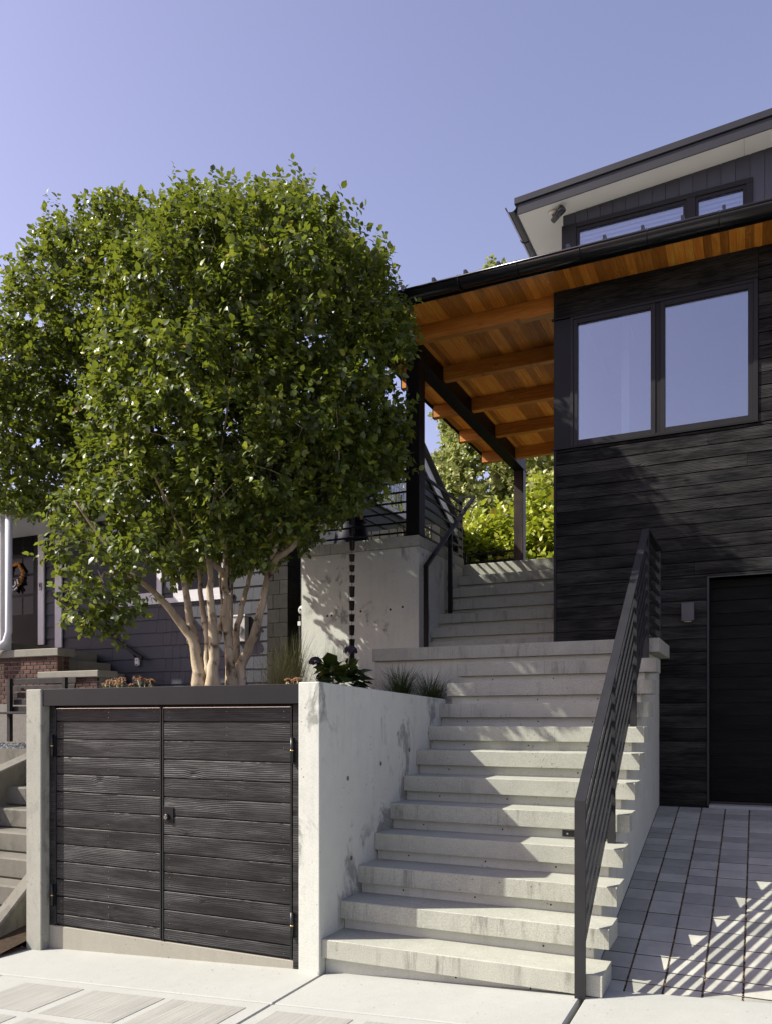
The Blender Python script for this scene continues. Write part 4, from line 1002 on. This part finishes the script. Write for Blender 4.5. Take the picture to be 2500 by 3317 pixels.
# two masses: the main crown in front, a left one standing further back
main = [(300, 600, 78), (285, 740, 92), (268, 880, 88), (250, 1010, 88), (340, 520, 62), (392, 475, 74), (390, 620, 108), (400, 780, 118), (360, 920, 110), (330, 1060, 100),
        (455, 520, 66), (515, 470, 74), (520, 600, 104), (540, 760, 120), (500, 920, 118), (470, 1060, 104), (580, 450, 58), (628, 440, 62), (640, 560, 96), (670, 700, 112), (640, 860, 112),
        (600, 1010, 100), (700, 470, 56), (740, 570, 74), (775, 680, 76), (790, 780, 72), (755, 850, 84), (740, 970, 80), (800, 900, 58), (825, 990, 44), (840, 720, 40), (830, 640, 34), (800, 560, 40),
        (700, 1075, 56), (620, 1120, 58), (540, 1140, 56), (455, 1165, 48), (380, 1175, 52), (300, 1165, 56), (225, 1110, 62), (170, 1090, 50), (520, 1205, 30), (590, 1190, 30), (395, 1225, 26), (660, 1150, 30), (815, 955, 52), (785, 1040, 46), (730, 1075, 48), (848, 905, 36), (862, 740, 30), (855, 680, 30), (840, 1010, 34), (470, 430, 46), (610, 415, 44)]
left = [(215, 470, 48), (150, 530, 66), (235, 560, 70), (95, 580, 50), (90, 690, 74), (170, 670, 88), (60, 800, 86), (150, 820, 92), (-10, 760, 70), (-30, 900, 90), (70, 930, 92), (160, 950, 80), (20, 1030, 76), (100, 1050, 66), (-40, 1040, 60), (55, 620, 40), (285, 500, 56), (250, 470, 50), (200, 900, 80), (215, 760, 80)]
lobes = []
def add_lobe(x, y, r, w, sub=3):
    rm = r * KPX * (TZ + w) / TZ; c = tp(x, y, w); lobes.append((c, np.array([rm, rm, rm * 0.95])))
    for _ in range(sub):                               # knobs that break the outline
        v = RNG.normal(size=3); v /= np.linalg.norm(v); lobes.append((c + v * rm * .86, np.array([rm] * 3) * RNG.uniform(.30, .50)))
main = [(x, 800 + (y - 800) * .93 if y < 800 else y, r) for x, y, r in main]
for x, y, r in main:
    q = math.sqrt(max(0.0, 1 - ((x - 540) / 340) ** 2 * .9 - ((y - 800) / 480) ** 2 * .8))
    af = 0.70 * q; ab = (2.2 if x < 670 else 0.95) * q
    for u in ((0, .33, .66, 1.0) if ab > 1.2 else ((0, .6, 1.0) if q > .3 else (0.5,))):
        add_lobe(x + RNG.uniform(-14, 14), y + RNG.uniform(-14, 14), r * (.80 if u == 0 else 1), -af * (1.18 if u == 0 else 1) + (ab + af) * u + RNG.uniform(-.12, .12), 3 if u == 0 else 1)
for x, y, r in left:
    for w in (0.75, 1.45): add_lobe(x, y, r, w + RNG.uniform(-.12, .12), 2)
for x, y, r, w in ((225, 1235, 70, -1.0), (190, 1305, 52, -1.05), (268, 1300, 46, -1.05), (205, 1345, 34, -1.1), (150, 1190, 60, -.9), (300, 1180, 60, -.8), (255, 1355, 22, -1.05)):
    lobes.append((tp(x, y, w), np.array([r * KPX * .85] * 3)))
P, O = shoots(lobes, 19000, 0.64, 0.56)
P2, O2 = shoots(lobes, 1300, 1.0, 0.97)
P2 = P2 + O2 * RNG.uniform(0.02, 0.12, (len(P2), 1)) + np.array([0, 0, 0.04]); P = np.concatenate([P, P2]); O = np.concatenate([O, O2])
LP, LD, LN, LL, LT = whorls(P, O, 7, 0.038, 0.076, 0.45, 0.7, 1.0, 0.10)
dep = (LP - np.array(CAM)) @ FV
xp = 833.3 + ((LP - np.array(CAM)) @ RV) / dep * 1727.5
near = np.argsort(dep + np.where((xp < 20) | (xp > 900), 50, 0) + 0.25 * RNG.random(len(dep)))[:300]
mask = np.ones(len(LP), bool); mask[near] = False
cr_ = leafmesh('crown', LP[mask], LD[mask], LN[mask], LL[mask], MT['leaf'], tr, LT[mask], loc=TO + np.array([0, 0, 2.6])); cr_['kind'] = 'stuff'
lm = newmesh('leaf', LEAF_V, LEAF_F, MT['leaf_one'], True)
ls, ld, lu = frames(LD[near], LN[near])
for i, j in enumerate(near):
    o = bpy.data.objects.new('leaf', lm); COL.objects.link(o); o.parent = tr
    m = Matrix([[ls[i][r], ld[i][r], lu[i][r], 0] for r in range(3)] + [[0, 0, 0, 1]]) @ Matrix.Scale(float(LL[j]), 4)
    m.translation = Vector(LP[j] - TO); o.matrix_local = m
st = []                                               # bare twigs between stems and leaves
for i in RNG.choice(len(P), 260, replace=False):
    p = P[i]; q = p - O[i] * RNG.uniform(.15, .4) - np.array([0, 0, RNG.uniform(.02, .15)])
    mid = (p + q) / 2 + RNG.normal(size=3) * 0.03
    st.append(tubegeo([q, mid, p], [0.0045, 0.003, 0.002], 4, False))
tw = obj('twigs', *merge(st), 'bark', tr, True); tw['kind'] = 'stuff'

# ------------------------------------------------------------------ planting
def blades(n, cx, cy, z0, spread, h, wid, lean):
    st = []
    for _ in range(n):
        a = random.uniform(0, 6.283); r = abs(random.gauss(0, spread * .4)); x = cx + r * math.cos(a); y = cy + r * math.sin(a)
        hh = h * random.uniform(.55, 1.1); ln = lean * random.uniform(.3, 1.2); dx, dy = math.cos(a + random.gauss(0, .5)), math.sin(a + random.gauss(0, .5))
        pts = []
        for t in (0, .35, .7, 1.0):
            b = ln * t ** 1.8; px_, py_, pz_ = x + dx * b, y + dy * b, z0 + hh * (t - .42 * (b / max(hh, .01)) * t)
            w = wid * (1 - t) ** .6 * .5 + .0004
            pts += [(px_ - dy * w, py_ + dx * w, pz_), (px_ + dy * w, py_ - dx * w, pz_)]
        st.append((pts, [(0, 1, 3, 2), (2, 3, 5, 4), (4, 5, 7, 6)]))
    return merge(st)
MT['grass_dark'] = leafy('dark grass', [(0, (0.018, 0.035, 0.012)), (1.0, (0.05, 0.085, 0.025))], tf=0.15, rough=.5, attr='rand')
MT['grass_pale'] = leafy('pale grass', [(0, (0.10, 0.105, 0.05)), (1.0, (0.22, 0.20, 0.10))], tf=0.25, rough=.6, attr='rand')
def grass(label, cx, cy, z0, n, spread, h, lean, mat, wid=0.005):
    t = thing('grass_clump', label, 'grass', (cx, cy, z0), 'ornamental grasses in the planter')
    o = obj('blades', *blades(n, cx, cy, z0, spread, h, wid, lean), mat, t); return t
grass('dark green grass tuft nearest the concrete stairs', -0.20, 2.30, 1.60, 420, 0.11, 0.40, 0.30, 'grass_dark')
grass('dark green grass tuft between hydrangea and stair end tuft', -0.50, 2.30, 1.62, 420, 0.11, 0.46, 0.26, 'grass_dark')
grass('pale seeding grass clump before the dark chimney', -2.33, 3.45, 1.64, 520, 0.18, 0.92, 0.30, 'grass_pale')
grass('pale thin grass clump just right of the tree trunk', -2.05, 2.75, 1.64, 330, 0.18, 0.72, 0.42, 'grass_pale')
grass('wispy pale grass at the foot of the retaining wall', -1.95, 3.55, 1.64, 170, 0.12, 0.72, 0.34, 'grass_pale')

HYD = [(0.0, (0.012, 0.03, 0.008)), (1.0, (0.035, 0.075, 0.018))]
MT['hyd_leaf'] = leafy('broad dark leaf', HYD, rough=0.45, attr='rand'); MT['hyd_flower'] = plain('dried purple bloom', (0.04, 0.028, 0.045), 0.85, 0.2, 0, 0.5, 60)
hd = thing('hydrangea', 'dark leafy hydrangea with three faded purple blooms in the planter', 'shrub', (-1.0, 2.1, 1.62))
hl_ = newmesh('leaf', LEAF_V * np.array([1.5, 1, 1.2]), LEAF_F, MT['hyd_leaf'], True)
for i in range(170):
    a = RNG.uniform(0, 6.28); el = RNG.uniform(-.1, 1.25); v = np.array([math.cos(a) * math.cos(el), math.sin(a) * math.cos(el), math.sin(el)])
    p = np.array([-1.0, 2.1, 1.72]) + v * np.array([.24, .24, .34]) * RNG.uniform(.55, 1.0)
    D = v + np.array([0, 0, -.55]) + RNG.normal(size=3) * .3; Nn = v * .5 + np.array([0, -.2, .8]) + RNG.normal(size=3) * .3
    s_, d_, u_ = frames(D[None], Nn[None]); L = RNG.uniform(.09, .15)
    o = bpy.data.objects.new('leaf', hl_); COL.objects.link(o); o.parent = hd
    m = Matrix([[s_[0][r], d_[0][r], u_[0][r], 0] for r in range(3)] + [[0, 0, 0, 1]]) @ Matrix.Scale(L, 4); m.translation = Vector(p) - WL[hd.name]; o.matrix_local = m
for (x, y, z) in ((-1.228, 2.06, 2.06), (-0.90, 2.12, 2.155), (-1.115, 2.0, 1.915)):
    tube('stem', [(-1.0, 2.1, 1.62), ((x - 1.0) / 2, 2.1, (z + 1.6) / 2), (x, y, z)], [.006, .005, .004], 'bark', hd, 5)
    c = np.array([x, y, z]); st = []
    for _ in range(90):
        v = unit(1)[0]; v[2] = abs(v[2]) * 1.0 - .25; q = c + v * .062; s2 = .016; e1 = np.cross(v, (0.3, .2, 1)); e1 /= np.linalg.norm(e1); e2 = np.cross(v, e1)
        st.append(([q + e1 * s2, q + e2 * s2, q - e1 * s2, q - e2 * s2], [(0, 1, 2, 3)]))
    o = obj('bloom', *merge(st), 'hyd_flower', hd)
MT['sedum'] = plain('rust sedum heads', (0.14, 0.068, 0.03), 0.85, 0.2, 0, 0.4, 60); MT['sedum_leaf'] = plain('pale sedum leaf', (0.42, 0.42, 0.20), 0.6, 0.3, 0, 0.3, 40)
for (x, lab, s_) in ((-1.985, 'leftmost rusty sedum head above the steel beam', 1.0), (-1.875, 'second rusty sedum head from the left above the beam', 1.2), (-1.78, 'small lone rusty sedum head between two larger ones', .6), (-1.66, 'tallest rusty sedum head above the steel beam', 1.35), (-1.56, 'rusty sedum head nearest the pale trunk', 1.0), (-0.44, 'small orange sedum head near the right end of the beam', .55), (-0.36, 'orange sedum head beside the cheek wall top', .75)):
    t = thing('sedum', lab, 'sedum', (x, .3, 1.70), 'sedum heads along the planter edge')
    for n in range(4):
        dx, dy = random.uniform(-.04, .04) * s_, random.uniform(-.04, .04); zt = 1.775 + .05 * s_ * random.uniform(.4, 1)
        tube('stem', [(x + dx * .3, .3 + dy * .3, 1.70), (x + dx, .3 + dy, zt)], .003, 'sedum_leaf', t, 5)
        st = []
        for _ in range(26):
            q = np.array([x + dx, .3 + dy, zt]) + unit(1)[0] * np.array([.026, .026, .012]) * s_; r = .006
            st.append(([q + (r, 0, 0), q + (0, r, r), q - (r, 0, 0), q - (0, r, r)], [(0, 1, 2, 3)]))
        obj('flower_head', *merge(st), 'sedum', t)
    st = []
    for _ in range(14):
        q = np.array([x, .3, 1.755]) + RNG.normal(size=3) * np.array([.03, .03, .012]) * s_; v = unit(1)[0] * .014; w = np.cross(v, (0, 0, 1)) * .6
        st.append(([q, q + v + w, q + v * 2, q + v - w], [(0, 1, 2, 3)]))
    obj('leaves', *merge(st), 'sedum_leaf', t)
# terrace plants behind the guard
MT['spiky'] = plain('rust red blades', (0.26, 0.09, 0.04), 0.5, 0.4, 0, .3, 30); MT['silver'] = leafy('silver green spikes', [(0, (0.2, 0.22, 0.14)), (1, (0.42, 0.42, 0.26))], rough=.6)
tq = thing('flax_plant', 'rust red spiky plant behind the black corner post', 'plant', (-1.33, 4.4, 3.46)); obj('blades', *blades(26, -1.33, 4.4, 3.46, .05, .42, .03, .16), 'spiky', tq)
for nm, x, y in (('silver spiked shrub left of the black corner post', -1.36, 4.62), ('silver spiked shrub right of the black corner post', -1.45, 5.05)):
    t = thing('silver_shrub', nm, 'shrub', (x, y, 3.46), 'silver shrubs on the terrace')
    pts = []; dd = []
    for _ in range(22):
        a = random.uniform(0, 6.28); r = random.uniform(0, .16)
        for h in np.linspace(.05, random.uniform(.3, .55), 14): pts.append((x + r * math.cos(a) * (1 + h), y + r * math.sin(a) * (1 + h), 3.46 + h)); dd.append((random.gauss(0, .7), random.gauss(0, .7), .7))
    pts = np.array(pts); n = len(pts); leafmesh('spikes', pts, np.array(dd), unit(n), RNG.uniform(.03, .05, n), MT['silver'], t, RNG.random(n), width=.8)

# ------------------------------------------------------------------ garden beyond
SUNNY = [(0.0, (0.16, 0.21, 0.02)), (0.6, (0.32, 0.37, 0.03)), (0.9, (0.48, 0.46, 0.06)), (1.0, (0.45, 0.20, 0.04))]
IVY = [(0.0, (0.09, 0.12, 0.025)), (0.5, (0.25, 0.28, 0.08)), (0.9, (0.42, 0.41, 0.16)), (1.0, (0.32, 0.24, 0.12))]
MT['sunny_leaf'] = leafy('yellow green leaf', SUNNY, (0.35, 0.42, 0.03), 0.35, 0.4); MT['ivy_leaf'] = leafy('ivy leaf', IVY, (0.3, 0.38, 0.06), 0.35, 0.4)
def bushy(name, label, cat, base, lobes, n, per, l0, l1, mat, trunk=None, group=None, **kw):
    t = thing(name, label, cat, base, group)
    P, O = shoots(lobes, n, 0.55, 0.42); q = whorls(P, O, per, l0, l1, **kw)
    c = leafmesh('crown', q[0], q[1], q[2], q[3], MT[mat], t, q[4]); c['kind'] = 'stuff'
    b = np.array(base)
    for (dx, dy, h, r) in (trunk or []):
        tube('trunk', [b, b + (dx * .3, dy * .3, h * .45), b + (dx, dy, h)], [r, r * .75, r * .35], 'bark', t, 8, True, .05)
    return t
def L3(*a): return [((x, y, z), np.array([r, r, r * k])) for x, y, z, r, k in a]
bushy('garden_shrub', 'bright yellow green shrub left of the rear post', 'shrub', (-2.6, 11.6, 3.35), L3((-3.0, 11.6, 4.6, .75, 1), (-2.45, 11.4, 4.5, .8, 1.1), (-2.7, 11.8, 5.4, .55, 1), (-3.4, 11.9, 4.1, .7, 1), (-2.2, 11.4, 5.2, .5, 1), (-2.0, 11.5, 4.0, .6, 1)), 800, 8, .10, .17, 'sunny_leaf', [(-.4, 0, 1.6, .03), (.3, .1, 1.8, .03), (0, -.1, 1.9, .035)], stem=.42, up=1.1)
bushy('garden_shrub', 'bright yellow green shrub between rear post and house', 'shrub', (-1.3, 11.3, 3.35), L3((-1.45, 11.3, 4.6, .7, 1), (-1.0, 11.2, 5.3, .55, 1), (-1.35, 11.4, 5.8, .4, 1.2), (-.9, 11.3, 4.4, .7, 1), (-1.6, 11.3, 4.0, .6, 1), (-.7, 11.5, 5.9, .35, 1.2)), 650, 8, .10, .17, 'sunny_leaf', [(-.2, 0, 1.8, .03), (.3, .1, 2.0, .03)], stem=.42, up=1.1)
MT['red_leaf'] = leafy('rust leaf', [(0, (0.22, 0.09, 0.02)), (1, (0.45, 0.20, 0.05))], (0.5, .2, .03), .3, .5)
bushy('rusty_undergrowth', 'low rust coloured undergrowth behind the garden guard', 'plant', (-2.2, 9.6, 3.35), L3((-2.3, 9.6, 3.95, .35, .8), (-1.9, 9.6, 4.0, .3, .8), (-1.6, 9.7, 3.95, .3, .8)), 260, 5, .06, .11, 'red_leaf')
bushy('ivy_tree', 'tall ivy covered tree filling the gap beyond the entry', 'tree', (-4.0, 16.5, 3.3), L3((-4.4, 16.3, 8.0, 1.15, 1.2), (-3.6, 16.4, 6.6, 1.3, 1.2), (-4.6, 16.4, 5.6, 1.2, 1.2), (-3.2, 16.4, 8.4, 1.0, 1.3), (-4.1, 16.4, 9.9, .9, 1.2), (-3.4, 16.4, 10.8, .8, 1.2), (-4.0, 16.5, 12.0, .55, 1.3), (-4.05, 16.5, 13.3, .4, 1.7), (-3.0, 16.2, 5.6, 1.0, 1.2), (-5.2, 16.8, 6.9, .8, 1.2), (-4.9, 16.6, 9.0, .7, 1.2), (-4.9, 16.2, 10.0, .75, 1.2), (-5.1, 16.2, 8.2, .7, 1.2), (-5.4, 16.5, 7.3, .55, 1.2), (-5.2, 16.5, 5.9, .6, 1.3)), 4600, 5, .10, .17, 'ivy_leaf', [(0, 0, 9.2, .22)], up=-.2)
bushy('ivy_tree', 'dark ivy hung tree just left of the house corner', 'tree', (-2.0, 15.5, 3.3), L3((-2.3, 15.5, 6.4, 1.0, 1.4), (-1.6, 15.5, 7.4, .9, 1.4), (-2.4, 15.6, 8.6, .8, 1.3), (-1.3, 15.6, 5.6, .9, 1.3), (-.6, 15.6, 7.0, .9, 1.5)), 1700, 5, .10, .17, 'ivy_leaf', [(0, 0, 5.2, .2)], up=-.3)
bushy('conifer', 'feathery dark tree behind the black corner post', 'tree', (-6.0, 19, 3.3), L3((-6.2, 19, 8.6, .9, 1.0), (-5.6, 19, 10.3, .8, 1.0), (-6.4, 19, 7.0, .9, 1.0), (-5.9, 19, 9.4, .7, 1)), 1300, 6, .08, .16, 'ivy_leaf', [(.2, 0, 7.5, .2)], up=.6)
